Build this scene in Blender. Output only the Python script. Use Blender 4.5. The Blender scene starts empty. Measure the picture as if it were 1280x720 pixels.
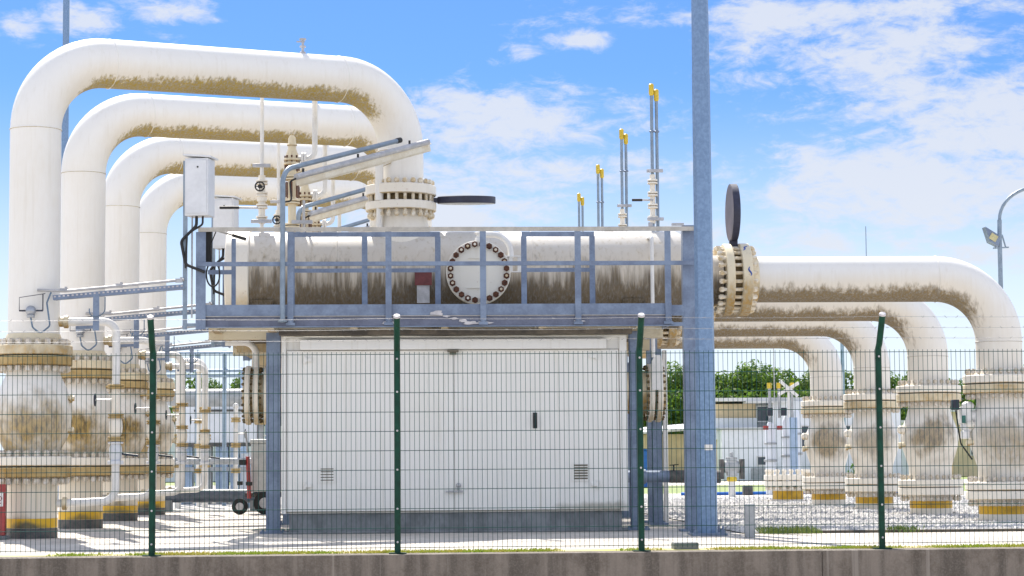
import bpy, math, random
from math import pi, sin, cos, radians, hypot
from mathutils import Vector, Matrix
import numpy as np
rnd = random.Random(7)
SC = bpy.context.scene
COL = SC.collection

# ------------------------------------------------------------------ mesh builder
class MB:
    def __init__(s): s.v = []; s.f = []
    def add(s, vs, fs):
        o = len(s.v); s.v += [tuple(p) for p in vs]; s.f += [tuple(i + o for i in f) for f in fs]; return s
    def box(s, c, d, R=None):
        x, y, z = d[0]/2, d[1]/2, d[2]/2
        vs = [Vector(p) for p in ((-x,-y,-z),(x,-y,-z),(x,y,-z),(-x,y,-z),(-x,-y,z),(x,-y,z),(x,y,z),(-x,y,z))]
        if R is not None: vs = [R @ p for p in vs]
        c = Vector(c)
        return s.add([p + c for p in vs], [(0,3,2,1),(4,5,6,7),(0,1,5,4),(1,2,6,5),(2,3,7,6),(3,0,4,7)])
    def bb(s, x0, x1, y0, y1, z0, z1):
        return s.box(((x0+x1)/2, (y0+y1)/2, (z0+z1)/2), (abs(x1-x0), abs(y1-y0), abs(z1-z0)))
    def bar(s, p0, p1, w, h, up=(0,0,1)):
        p0, p1 = Vector(p0), Vector(p1); d = p1 - p0; L = d.length; t = d / L
        u = Vector(up)
        if abs(t.dot(u)) > .95: u = Vector((0,1,0))
        a = t.cross(u).normalized(); b = a.cross(t)
        R = Matrix((t, a, b)).transposed()
        return s.box((p0+p1)/2, (L, w, h), R)
    def tube(s, pts, r, n=16, caps=True):
        pts = [Vector(p) for p in pts]; m = len(pts)
        rs = r if isinstance(r, (list, tuple)) else [r]*m
        T = []
        for i in range(m):
            a = pts[max(i-1, 0)]; b = pts[min(i+1, m-1)]; T.append((b-a).normalized())
        u = Vector((0,0,1)) if abs(T[0].z) < .9 else Vector((0,1,0))
        u = (u - T[0]*u.dot(T[0])).normalized(); vs = []; fs = []
        for i in range(m):
            u = (u - T[i]*u.dot(T[i])).normalized(); w = T[i].cross(u)
            for k in range(n):
                a = 2*pi*k/n; vs.append(pts[i] + (u*cos(a) + w*sin(a))*rs[i])
        for i in range(m-1):
            for k in range(n):
                k2 = (k+1) % n; fs.append((i*n+k, i*n+k2, (i+1)*n+k2, (i+1)*n+k))
        if caps:
            fs.append(tuple(range(n-1, -1, -1))); fs.append(tuple((m-1)*n+k for k in range(n)))
        return s.add(vs, fs)
    def lathe(s, prof, c, axis='z', n=40, cap0=True, cap1=True):
        # prof: (radius, height along the axis)
        c = Vector(c); vs = []; fs = []
        for r, h in prof:
            for k in range(n):
                a = 2*pi*k/n; x, y = r*cos(a), r*sin(a)
                p = (x, y, h) if axis == 'z' else ((h, x, y) if axis == 'x' else (y, h, x))
                vs.append(c + Vector(p))
        m = len(prof)
        for i in range(m-1):
            for k in range(n):
                k2 = (k+1) % n; fs.append((i*n+k, i*n+k2, (i+1)*n+k2, (i+1)*n+k))
        if cap0: fs.append(tuple(range(n-1, -1, -1)))
        if cap1: fs.append(tuple((m-1)*n+k for k in range(n)))
        return s.add(vs, fs)
    def disc(s, c, R, t, axis='z', n=40, ch=.008):
        return s.lathe([(R-ch, -t/2), (R, -t/2+ch), (R, t/2-ch), (R-ch, t/2)], c, axis, n)
    def ball(s, c, r, n=14, sq=1.0):
        pr = [(max(r*sin(pi*i/8), .0005), -r*sq*cos(pi*i/8)) for i in range(9)]
        return s.lathe(pr, c, 'z', n)
    def torus(s, c, R, r, axis='z', n=28, k=8):
        c = Vector(c); pts = []
        for i in range(n+1):
            a = 2*pi*i/n; x, y = R*cos(a), R*sin(a)
            pts.append(c + Vector((x, y, 0) if axis == 'z' else ((0, x, y) if axis == 'x' else (x, 0, y))))
        return s.tube(pts, r, k, caps=False)
    def build(s, name, m, parent=None, bevel=0, flat=False):
        off = Vector((0,0,0))
        if parent is not None:
            q = parent
            while q is not None: off += q.location; q = q.parent
        me = bpy.data.meshes.new(name)
        me.from_pydata([(p[0]-off.x, p[1]-off.y, p[2]-off.z) for p in s.v], [], s.f)
        me.materials.append(m); me.update()
        if not flat:
            me.polygons.foreach_set('use_smooth', [True]*len(me.polygons))
            me.set_sharp_from_angle(angle=radians(38))
        o = bpy.data.objects.new(name, me); COL.objects.link(o)
        if parent is not None: o.parent = parent
        if bevel:
            b = o.modifiers.new('bevel', 'BEVEL'); b.width = bevel; b.segments = 2; b.limit_method = 'ANGLE'; b.angle_limit = radians(50)
        return o

def fillet(pts, r, n=10):
    pts = [Vector(p) for p in pts]; out = [pts[0]]
    for i in range(1, len(pts)-1):
        a, b, c = pts[i-1], pts[i], pts[i+1]
        u = (a-b).normalized(); v = (c-b).normalized(); ang = u.angle(v)
        rr = r[i-1] if isinstance(r, (list, tuple)) else r
        t = rr / math.tan(ang/2); p0 = b + u*t; p1 = b + v*t
        ctr = b + (u+v).normalized() * (rr / sin(ang/2))
        x = (p0-ctr); w = (p1-ctr); tot = x.angle(w); ax = x.cross(w).normalized()
        for k in range(n+1): out.append(ctr + Matrix.Rotation(tot*k/n, 3, ax) @ x)
    out.append(pts[-1]); return out

def empty(name, loc): 
    o = bpy.data.objects.new(name, None); o.location = loc; o.empty_display_size = .2; COL.objects.link(o); return o
def tag(o, label, cat, group=None, kind=None):
    o['label'] = label; o['category'] = cat
    if group: o['group'] = group
    if kind: o['kind'] = kind
    return o
def thing(name, loc, label, cat, group=None): return tag(empty(name, loc), label, cat, group)
def struct(o): o['kind'] = 'structure'; return o
def copy_tree(o, parent=None, dy=0.0, label=None):
    c = o.copy(); COL.objects.link(c); c.parent = parent
    if parent is None:
        c.location = (o.location.x, o.location.y + dy, o.location.z)
        if label: c['label'] = label
    for ch in o.children: copy_tree(ch, c)
    return c
ORD = ['nearest the fence', 'second from the fence', 'third from the fence', 'farthest from the fence']
S = 4.3
ROWS = []      # (root, [labels for rows 2..4])
def rows(root, labels):
    ROWS.append((root, labels))

# ------------------------------------------------------------------ materials
def nodes(name):
    m = bpy.data.materials.new(name); m.use_nodes = True; nt = m.node_tree; nt.nodes.clear()
    return m, nt
class NT:
    def __init__(s, nt): s.nt = nt
    def n(s, t, **k):
        q = s.nt.nodes.new(t)
        for a, b in k.items():
            if a == 'ins':
                for i, v in b.items():
                    if hasattr(v, 'is_linked') or hasattr(v, 'links'): s.nt.links.new(v, q.inputs[i])
                    else: q.inputs[i].default_value = v
            else: setattr(q, a, b)
        return q
    def math(s, op, a, b=0.0, c=0.0, clamp=False):
        q = s.n('ShaderNodeMath', operation=op, use_clamp=clamp, ins={0: a, 1: b, 2: c}); return q.outputs[0]
    def mix(s, fac, a, b, mode='MIX'):
        q = s.n('ShaderNodeMix', data_type='RGBA', blend_type=mode)
        for i, v in ((0, fac), (6, a), (7, b)):
            if hasattr(v, 'links'): s.nt.links.new(v, q.inputs[i])
            else: q.inputs[i].default_value = v if i == 0 else (*v, 1)
        return q.outputs[2]
    def smooth(s, v, lo, hi):
        q = s.n('ShaderNodeMapRange', interpolation_type='SMOOTHSTEP', ins={0: v, 1: lo, 2: hi, 3: 0.0, 4: 1.0}); return q.outputs[0]
    def pos(s, scale=(1,1,1), off=(0,0,0)):
        g = s.n('ShaderNodeNewGeometry')
        q = s.n('ShaderNodeMapping', ins={0: g.outputs['Position'], 1: off, 3: scale}); return q.outputs[0]
    def noise(s, vec, scale=5, detail=4, rough=.55, dist=0.0):
        q = s.n('ShaderNodeTexNoise', ins={'Vector': vec, 'Scale': scale, 'Detail': detail, 'Roughness': rough, 'Distortion': dist}); return q.outputs[0]
    def out(s, col, rough=.5, metal=0.0, bump=None, bstr=.3, bdist=.01, coat=0.0, spec=.5):
        b = s.n('ShaderNodeBsdfPrincipled')
        for i, v in (('Base Color', col), ('Roughness', rough), ('Metallic', metal), ('Coat Weight', coat), ('Specular IOR Level', spec)):
            if hasattr(v, 'links'): s.nt.links.new(v, b.inputs[i])
            else: b.inputs[i].default_value = (*v, 1) if i == 'Base Color' else v
        if bump is not None:
            q = s.n('ShaderNodeBump', ins={'Strength': bstr, 'Distance': bdist, 'Height': bump})
            s.nt.links.new(q.outputs[0], b.inputs['Normal'])
        o = s.n('ShaderNodeOutputMaterial'); s.nt.links.new(b.outputs[0], o.inputs[0])

def plain(name, c, rough=.5, metal=0.0, var=.12, scale=6, bump=.15, c2=None, stretch=(1,1,1), spec=.5):
    m, nt = nodes(name); N = NT(nt)
    p = N.pos(stretch); a = N.noise(p, scale, 5); b = N.noise(p, scale*7, 3)
    c2 = c2 or tuple(x*(1-var*2.2) for x in c)
    f = N.math('ADD', N.math('MULTIPLY', a, .7), N.math('MULTIPLY', b, .3))
    col = N.mix(N.smooth(f, .36, .66), c2, c)
    r = N.math('ADD', N.math('MULTIPLY', b, .16), rough-.08)
    N.out(col, r, metal, b, bump, .006, spec=spec); return m

def stained(name, base, sa, sb, lo, hi, a1, a2, streak=(7,7,.9), rough=.42, strength=1.0, zscale=1.0, speck=.0, bump=.12, grime=.18, fill=.45, halo=0.0, patch=None, n3s=(3,3,1.2)):
    """paint with algae / rust / dirt that has grown on the faces that look down, ragged edge"""
    m, nt = nodes(name); N = NT(nt)
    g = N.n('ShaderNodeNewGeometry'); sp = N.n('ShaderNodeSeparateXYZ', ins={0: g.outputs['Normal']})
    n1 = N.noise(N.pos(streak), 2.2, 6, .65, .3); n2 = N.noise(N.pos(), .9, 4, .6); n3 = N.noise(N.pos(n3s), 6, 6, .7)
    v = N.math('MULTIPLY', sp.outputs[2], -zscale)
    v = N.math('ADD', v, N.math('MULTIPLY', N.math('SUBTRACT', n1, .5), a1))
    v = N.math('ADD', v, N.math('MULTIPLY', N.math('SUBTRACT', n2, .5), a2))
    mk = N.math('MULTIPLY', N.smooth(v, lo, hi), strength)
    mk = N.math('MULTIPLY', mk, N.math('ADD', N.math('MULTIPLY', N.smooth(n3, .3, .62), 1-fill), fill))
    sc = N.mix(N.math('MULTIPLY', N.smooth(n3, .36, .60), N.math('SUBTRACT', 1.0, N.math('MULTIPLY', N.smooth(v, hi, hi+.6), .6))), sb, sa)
    # faint run-off streaks over the clean paint
    run = N.math('MULTIPLY', N.smooth(N.noise(N.pos((10,10,.35)), 1.6, 5, .6), .52, .78), grime)
    bs = N.mix(run, base, tuple(x*y for x, y in zip(base, (.62,.56,.44))))
    bs = N.mix(N.math('MULTIPLY', N.smooth(n2, .45, .75), .25), bs, tuple(x*y for x, y in zip(base, (.9,.87,.8))))
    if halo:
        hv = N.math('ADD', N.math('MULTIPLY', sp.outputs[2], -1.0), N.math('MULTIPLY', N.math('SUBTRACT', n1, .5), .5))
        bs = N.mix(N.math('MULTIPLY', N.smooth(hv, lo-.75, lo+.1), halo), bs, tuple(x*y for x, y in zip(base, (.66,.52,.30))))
    if patch:
        px_, py_, pz_, rx_, rz_, ps_ = patch
        oc = N.n('ShaderNodeTexCoord').outputs['Object']
        q = N.n('ShaderNodeMapping', vector_type='TEXTURE', ins={0: oc, 1: (px_, py_, pz_), 3: (rx_, rx_, rz_)}).outputs[0]
        ln = N.n('ShaderNodeVectorMath', operation='LENGTH', ins={0: q}).outputs['Value']
        ln = N.math('ADD', ln, N.math('MULTIPLY', N.math('SUBTRACT', N.noise(N.pos((5,5,1.6)), 1.6, 6, .65), .5), 1.1))
        ln = N.math('ADD', ln, N.math('MULTIPLY', N.math('SUBTRACT', N.noise(N.pos((1,.37,1), (3.1,0,0)), 1.7, 4, .6), .5), 2.0))
        pk = N.math('MULTIPLY', N.smooth(ln, 1.15, .35), N.math('ADD', .62, N.math('MULTIPLY', N.n('ShaderNodeObjectInfo').outputs['Random'], .38)))
        bs = N.mix(N.math('MULTIPLY', pk, ps_), bs, N.mix(N.smooth(n3, .35, .6), sb, sa))
    if speck:
        k = N.noise(N.pos(), 16, 5, .75); k = N.math('MULTIPLY', N.smooth(k, .60, .70), speck)
        bs = N.mix(k, bs, (.32,.16,.06))
    N.out(N.mix(mk, bs, sc), N.math('ADD', N.math('MULTIPLY', mk, .4), rough), 0.0, n3, bump, .006); return m

M = {}
WHITE = (.835,.82,.79)
M['pipe']   = stained('pipe_paint_algae', WHITE, (.38,.27,.045), (.095,.066,.012), .50, .78, .85, .95, (10,10,2.4), fill=.55, halo=.30, n3s=(6,6,3))
M['rpipe']  = stained('pipe_paint_brown_algae', WHITE, (.22,.155,.068), (.05,.036,.016), .24, .68, .95, .85, (8,8,1.0), fill=.68, halo=.34, n3s=(6,6,1.2))
M['vessel'] = stained('vessel_paint_dirty', (.70,.68,.65), (.135,.10,.058), (.026,.020,.013), -.42, .30, 1.5, .6, (6,6,.42), grime=.85, fill=.72, halo=.42, n3s=(7,7,.7))
M['body']   = stained('valve_body_paint', WHITE, (.36,.24,.065), (.10,.065,.02), .2, .7, .5, 1.6, (3,3,1.2), strength=.9, halo=.3, patch=(0,-.46,1.52,.52,.42,1.0))
M['stub']   = stained('stub_pipe_paint', (.78,.74,.66), (.30,.21,.07), (.10,.08,.045), .4, .9, .8, 1.6, (4,4,1.2), halo=.3, grime=.5, patch=(0,-.33,.10,.6,.22,.8))
M['yellow2']= stained('yellow_band_dirty', (.70,.42,.012), (.12,.10,.05), (.05,.05,.045), .6, .9, .5, .5, (5,5,1.2), grime=.5, patch=(.05,-.33,.13,.30,.10,.95))
M['rbody']  = stained('valve_body_paint_dusty', WHITE, (.30,.215,.10), (.10,.07,.035), .1, .65, .4, 1.6, (3,3,1.2), strength=.85, halo=.25, patch=(-.02,-.44,1.32,.50,.36,.95))
M['flange'] = stained('flange_paint_rust', (.74,.65,.47), (.40,.235,.05), (.11,.072,.028), -.2, .6, .7, 2.2, (3,3,2), strength=.95, speck=.6)
M['cflange']= stained('flange_paint_light_rust', (.82,.77,.68), (.45,.31,.11), (.19,.13,.06), .30, 1.0, .6, 1.5, (3,3,2), strength=.85, speck=.35)
M['mancover'] = stained('manhole_cover_cream', (.80,.77,.69), (.42,.26,.09), (.20,.12,.05), .7, 1.4, .6, .8, (4,4,1.5), halo=.2, speck=.35, grime=.4)
M['rustfl'] = stained('flange_paint_heavy_rust', (.54,.40,.18), (.33,.19,.04), (.085,.058,.024), -.35, .5, 1.0, 1.6, (3,3,2), speck=.7)
M['bolt']   = plain('bolt_zinc_weathered', (.66,.63,.60), .45, .15, .3, 16, .2, c2=(.52,.44,.32))
M['rustbolt']=plain('bolt_brown_rust', (.17,.062,.028), .75, 0, .35, 30, .4, c2=(.05,.018,.010))
M['stud']   = plain('stud_cream_rusty', (.80,.76,.67), .55, 0, .3, 12, .3, c2=(.56,.43,.24))
M['gapring']= plain('joint_gap_rusty', (.20,.14,.06), .8, 0, .3, 9, .2, c2=(.08,.055,.025))
M['gap']    = plain('gasket_dark', (.05,.04,.03), .8)
M['galv']   = plain('galvanised_steel', (.225,.285,.395), .45, .3, .14, 5, .12, c2=(.15,.19,.275))
M['galvl']  = plain('galvanised_steel_pale', (.50,.50,.52), .4, .35, .12, 9, .1)
M['pole']   = plain('galvanised_steel_spangle', (.215,.325,.50), .45, .3, .25, 24, .12, c2=(.155,.245,.395))
M['galv_shade']  = plain('galvanised_steel_shaded', (.165,.185,.26), .5, .3, .2, 4, .15, c2=(.11,.125,.18))
M['rail']   = plain('galvanised_rail_sunlit', (.52,.49,.44), .5, .25, .12, 7, .1)  # sunlit paleness put into the colour of top rail and ledge
M['pipedark']= plain('pipe_dark_blue_grey', (.10,.12,.165), .5, .1, .2)
M['conduit']= plain('conduit_grey', (.27,.34,.42), .38, .3, .1, 8, .05)
M['traycream']=plain('tray_cream_paint', (.74,.70,.60), .4, 0, .1, 5, .05, c2=(.62,.55,.42))
M['cabinet']= plain('cabinet_pale_paint', (.72,.74,.78), .38, 0, .05, 3, .04)
M['black']  = plain('black_rubber', (.018,.018,.02), .55, 0, .2)
M['dblue']  = plain('dark_blue_black_paint', (.025,.03,.055), .45, 0, .2)
M['maroon'] = plain('blind_plate_faded_paint', (.115,.085,.095), .5, 0, .2, 4, .1)
M['blindrim']=plain('blind_plate_rim', (.032,.036,.075), .5, 0, .2, 4, .1)
M['sign']   = plain('maroon_plate', (.20,.045,.045), .5, 0, .2)
M['green']  = plain('fence_green_paint', (.004,.058,.036), .5, 0, .2, 9, .05, spec=.25)
M['wire']   = plain('fence_wire_green', (.010,.075,.068), .65, 0, .15, 9, .0, spec=.1)
M['cap']    = plain('cap_pale_plastic', (.62,.60,.62), .5)
M['barb']   = plain('barbed_wire_zinc', (.35,.35,.36), .45, .5)
M['red']    = plain('red_paint', (.38,.045,.045), .4, 0, .12)
M['white']  = plain('white_paint', (.80,.79,.77), .4, 0, .06)
M['yellow'] = plain('yellow_band_paint', (.72,.43,.008), .45, 0, .14, 7, .1, c2=(.50,.28,.01))
M['ycap']   = plain('yellow_cap_plastic', (.72,.52,.04), .4, 0, .1)
M['bit']    = plain('dark_foot', (.055,.058,.065), .7, 0, .3, 9, .2, c2=(.13,.12,.11))
M['cable']  = plain('cable_blue_grey', (.13,.20,.29), .4)
M['steel']  = plain('sensor_head_steel', (.40,.43,.48), .35, .6)
M['teal']   = plain('teal_paint', (.03,.16,.13), .4)
M['cont']   = stained('kiosk_cream_panel', (.84,.83,.795), (.28,.25,.18), (.16,.14,.09), 1.2, 1.6, .1, .1, rough=.38, grime=.32, bump=.06, patch=(1.85,0,.33,.62,.09,.75))
M['contgap']= plain('kiosk_dark_gap', (.45,.42,.36), .7)
M['louvre'] = plain('louvre_dark_metal', (.16,.14,.10), .5)
M['plinth'] = plain('plinth_grey_concrete', (.27,.285,.30), .8, 0, .2, 3, .3, stretch=(1,1,.5))
M['beamrust']=plain('underside_brown_beam', (.14,.11,.075), .7, 0, .3, 4, .3, c2=(.05,.04,.03))
M['rubber'] = plain('tyre_rubber', (.025,.025,.024), .8, 0, .2)
M['box']    = plain('trailer_grey_panel', (.55,.57,.56), .4, 0, .1)
M['bgw']    = plain('shed_white_panel', (.80,.84,.90), .5, 0, .06, .6, .02)
M['bgb']    = plain('shed_beige_panel', (.78,.64,.42), .55, 0, .1, .6, .02)
M['bgroof'] = plain('shed_roof_sheet', (.72,.73,.74), .5, .1, .1, .5, .02)
M['bgdark'] = plain('shed_window_glass', (.06,.08,.11), .15, 0, .1)
M['bgblue'] = plain('equipment_blue_paint', (.36,.48,.66), .45, 0, .1)
M['bggrey'] = plain('equipment_grey_paint', (.42,.44,.46), .5, 0, .12)
M['bluep']  = plain('bright_blue_hose', (.02,.16,.62), .35, 0, .1)
M['lamp']   = plain('lamp_glass_pale', (.62,.56,.30), .3)
M['rack']   = plain('pipe_rack_blue', (.32,.43,.56), .45, .2, .1)
M['bark']   = plain('bark', (.12,.09,.06), .85, 0, .3, 8, .4)
M['mark']   = plain('blue_paint_mark', (.05,.12,.45), .5)

def leafmat():
    m, nt = nodes('tree_leaves'); N = NT(nt)
    n = N.noise(N.pos(), .9, 4); n2 = N.noise(N.pos(), .17, 2)
    oi = N.n('ShaderNodeObjectInfo')
    c = N.mix(N.smooth(n, .35, .65), (.07,.15,.018), (.20,.32,.045))
    c = N.mix(N.math('MULTIPLY', oi.outputs['Random'], .5), c, (.06,.12,.02))
    c = N.mix(N.math('MULTIPLY', N.smooth(n2, .45, .65), .4), c, (.14,.21,.03))
    b = N.n('ShaderNodeBsdfPrincipled'); nt.links.new(c, b.inputs['Base Color']); b.inputs['Roughness'].default_value = .6
    t = N.n('ShaderNodeBsdfTranslucent'); nt.links.new(c, t.inputs[0])
    mx = N.n('ShaderNodeMixShader', ins={0: .45, 1: b.outputs[0], 2: t.outputs[0]})
    o = N.n('ShaderNodeOutputMaterial'); nt.links.new(mx.outputs[0], o.inputs[0]); return m
M['leaf'] = leafmat()
def grassmat(name, a, b):
    m, nt = nodes(name); N = NT(nt)
    n = N.noise(N.pos(), 1.6, 4); n2 = N.noise(N.pos(), 30, 3)
    c = N.mix(N.smooth(n, .38, .62), a, b); c = N.mix(N.math('MULTIPLY', N.smooth(n2, .4, .7), .4), c, tuple(x*1.5 for x in b))
    N.out(c, .7, 0, n2, .3, .02); return m
M['grass'] = grassmat('grass_blades', (.52,.46,.10), (.32,.42,.04))
M['lawn']  = grassmat('lawn_far', (.22,.26,.06), (.12,.19,.03))
M['verge'] = grassmat('verge_dry_moss', (.46,.38,.20), (.36,.36,.08))
def wallmat():
    m, nt = nodes('retaining_wall_concrete'); N = NT(nt)
    s1 = N.noise(N.pos((3.2,1,.25)), 1.5, 6, .65); s2 = N.noise(N.pos(), 3.5, 7, .7); s3 = N.noise(N.pos(), 60, 3)
    c = N.mix(N.smooth(s1, .36, .62), (.105,.088,.072), (.225,.190,.158))
    c = N.mix(N.math('MULTIPLY', N.smooth(s2, .45, .66), .65), c, (.10,.08,.062))
    c = N.mix(N.math('MULTIPLY', N.smooth(N.noise(N.pos((9,1,.12)), 1.2, 4), .62, .72), .6), c, (.34,.30,.26))
    c = N.mix(N.math('MULTIPLY', N.smooth(s3, .4, .75), .35), c, (.27,.24,.21))
    N.out(c, .85, 0, N.math('ADD', s2, N.math('MULTIPLY', s3, .4)), .6, .012); return m
M['wall'] = wallmat()
def slabmat():
    m, nt = nodes('concrete_slab'); N = NT(nt)
    a = N.noise(N.pos(), .7, 6, .6); b = N.noise(N.pos(), 5, 6, .7); c3 = N.noise(N.pos(), 45, 3)
    c = N.mix(N.smooth(a, .35, .65), (.46,.42,.375), (.57,.535,.49))
    c = N.mix(N.math('MULTIPLY', N.smooth(b, .48, .66), .6), c, (.33,.30,.265))
    c = N.mix(N.math('MULTIPLY', N.smooth(c3, .45, .7), .25), c, (.58,.55,.5))
    N.out(c, .85, 0, N.math('ADD', b, c3), .35, .01); return m
M['slab'] = slabmat()
def gravmat():
    m, nt = nodes('gravel_bed'); N = NT(nt)
    v = N.n('ShaderNodeTexVoronoi', ins={'Vector': N.pos(), 'Scale': 17.0})
    a = N.noise(N.pos(), .5, 4)
    r = N.n('ShaderNodeSeparateColor', ins={0: v.outputs['Color']})
    c = N.mix(r.outputs[0], (.32,.315,.32), (.66,.64,.61)); c = N.mix(N.math('MULTIPLY', a, .3), c, (.42,.39,.34))
    N.out(c, .85, 0, N.math('SUBTRACT', 1.0, v.outputs['Distance']), .9, .03); return m
M['gravel'] = gravmat()
def stonemat():
    m, nt = nodes('gravel_stones'); N = NT(nt)
    c = N.mix(N.smooth(N.noise(N.pos(), 9, 2), .35, .65), (.38,.375,.38), (.70,.68,.65))
    N.out(c, .8); return m
M['stone'] = stonemat()

# ------------------------------------------------------------------ camera
Fpx = 2700.0; CAMH = .917
yaw = radians(3.0); pitch = math.atan(219/Fpx); roll = radians(.44)
fw = Vector((sin(yaw)*cos(pitch), cos(yaw)*cos(pitch), sin(pitch)))
r0 = Vector((cos(yaw), -sin(yaw), 0)); u0 = r0.cross(fw)
Rt = r0*cos(roll) - u0*sin(roll); Up = u0*cos(roll) + r0*sin(roll)
cd = bpy.data.cameras.new('camera'); cam = bpy.data.objects.new('camera', cd); COL.objects.link(cam)
cd.sensor_width = 36; cd.lens = Fpx/1280*36; cd.clip_end = 6000; cd.clip_start = .1
mw = Matrix((Rt, Up, -fw)).transposed().to_4x4(); mw.translation = (0, 0, CAMH); cam.matrix_world = mw
SC.camera = cam

# ------------------------------------------------------------------ light and sky
to_sun = Vector((-.20, .77, 1.0)).normalized()
sl = bpy.data.lights.new('sun', 'SUN'); sl.energy = 4.6; sl.angle = radians(.53); sl.color = (1, .935, .83)
so = bpy.data.objects.new('sun', sl); COL.objects.link(so)
so.rotation_euler = (-to_sun).to_track_quat('-Z', 'Y').to_euler(); so.location = (0, 0, 30)
w = bpy.data.worlds.new('World'); SC.world = w; w.use_nodes = True
nt = w.node_tree; nt.nodes.clear(); N = NT(nt)
sky = N.n('ShaderNodeTexSky', sky_type='NISHITA', sun_disc=False, sun_elevation=math.asin(to_sun.z),
          sun_rotation=math.atan2(to_sun.x, to_sun.y), altitude=100, air_density=1.0, dust_density=.3, ozone_density=2.0)
tc = N.n('ShaderNodeTexCoord'); sp = N.n('ShaderNodeSeparateXYZ', ins={0: tc.outputs['Generated']})
az = N.math('MULTIPLY', N.math('ARCTAN2', sp.outputs[0], sp.outputs[1]), 180/pi)
el = N.math('MULTIPLY', N.math('ARCSINE', sp.outputs[2]), 180/pi)
cv = N.n('ShaderNodeCombineXYZ', ins={0: N.math('MULTIPLY', az, .55), 1: N.math('MULTIPLY', el, 1.25), 2: 3.7}).outputs[0]
big = N.noise(cv, .42, 9, .62, .35); fine = N.noise(cv, 1.9, 8, .66, .45)
dens = N.math('ADD', N.math('MULTIPLY', big, .62), N.math('MULTIPLY', fine, .38))
# cloud banks: azimuth, elevation, half widths (degrees), weight
CLOUDS = []
def cl(px, py, rx, ry, wt):
    a = math.degrees(math.atan((px-640)/Fpx)) + 3.0; e = math.degrees(math.atan((579-py)/Fpx))
    CLOUDS.append((a, e, rx/Fpx*57.3, ry/Fpx*57.3, wt))
for c in ((1130,95,210,75,.24),(1270,150,200,90,.22),(1040,20,260,22,.20),(650,140,190,50,.24),(760,215,330,40,.17),(1110,235,250,70,.2),
          (215,12,75,24,.22),(95,28,60,30,.20),(20,40,45,22,.2),(728,47,55,14,.2),(660,62,30,12,.16),(675,207,45,13,.17),(560,260,160,40,.2),(200,45,45,14,.14),(950,320,420,50,.16),(1250,22,60,20,.18)): cl(*c)
acc = None
for a, e, ra, re, wt in CLOUDS:
    dx = N.math('MULTIPLY', N.math('SUBTRACT', az, a), 1/ra); dy = N.math('MULTIPLY', N.math('SUBTRACT', el, e), 1/re)
    d2 = N.math('ADD', N.math('MULTIPLY', dx, dx), N.math('MULTIPLY', dy, dy))
    g = N.math('MULTIPLY', N.math('POWER', 2.718, N.math('MULTIPLY', d2, -.9)), wt)
    acc = g if acc is None else N.math('MAXIMUM', acc, g)
# unseen cloud added overhead and outside the view to fill the shaded fronts
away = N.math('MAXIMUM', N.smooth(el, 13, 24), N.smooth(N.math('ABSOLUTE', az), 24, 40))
fill_cloud = N.math('MULTIPLY', away, .16)
dens = N.math('ADD', N.math('ADD', dens, acc), fill_cloud)
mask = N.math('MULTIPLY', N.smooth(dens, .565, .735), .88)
hz = N.math('MULTIPLY', N.smooth(el, 10.5, 2.0), .93)
SKYMUL = (.105)
SKY_TINT = (.27, .425, .68)
skyc = N.mix(1.0, sky.outputs[0], SKY_TINT, 'MULTIPLY')
CLOUD_C = N.mix(away, (4.15, 4.35, 4.8), (7.1, 7.35, 7.9)); HAZE_C = (4.9, 5.45, 6.0)  # added clouds out of view set brighter as fill light
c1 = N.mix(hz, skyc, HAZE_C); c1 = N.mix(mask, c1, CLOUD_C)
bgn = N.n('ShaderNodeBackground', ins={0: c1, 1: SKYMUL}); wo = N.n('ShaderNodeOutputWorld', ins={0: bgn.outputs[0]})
vs = SC.view_settings; vs.view_transform = 'Standard'; vs.look = 'None'; vs.gamma = 1; vs.exposure = .86
SC.render.engine = 'CYCLES'; SC.cycles.max_bounces = 6; SC.cycles.diffuse_bounces = 3; SC.cycles.use_denoising = True

# ------------------------------------------------------------------ setting
def sheet(name, x0, x1, y0, y1, z, m, nx=1, ny=1):
    b = MB()
    vs_ = [(x0+(x1-x0)*i/nx, y0+(y1-y0)*j/ny, z) for j in range(ny+1) for i in range(nx+1)]
    b.add(vs_, [(j*(nx+1)+i, j*(nx+1)+i+1, (j+1)*(nx+1)+i+1, (j+1)*(nx+1)+i) for j in range(ny) for i in range(nx)])
    return struct(b.build(name, m))
sheet('ground', -1500, 1500, 22.4, 4000, -.03, M['lawn'])
sheet('road', -400, 400, -60, 22.2, -1.0, M['slab'])
sheet('concrete_apron', -60, 60, 22.42, 27.45, .0, M['slab'])
sheet('verge', -60, 60, 22.462, 22.95, .004, M['verge'], 1, 1)
sheet('plant_floor', -60, 4.35, 27.45, 43, .0, M['slab'])
sheet('gravel_bed', 4.35, 60, 27.45, 62, .012, M['gravel'])
sheet('gravel_yard', -60, 4.35, 43, 62, .012, M['gravel'])
sheet('service_path', -80, 80, 86, 103, -.02, M['slab'])
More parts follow.
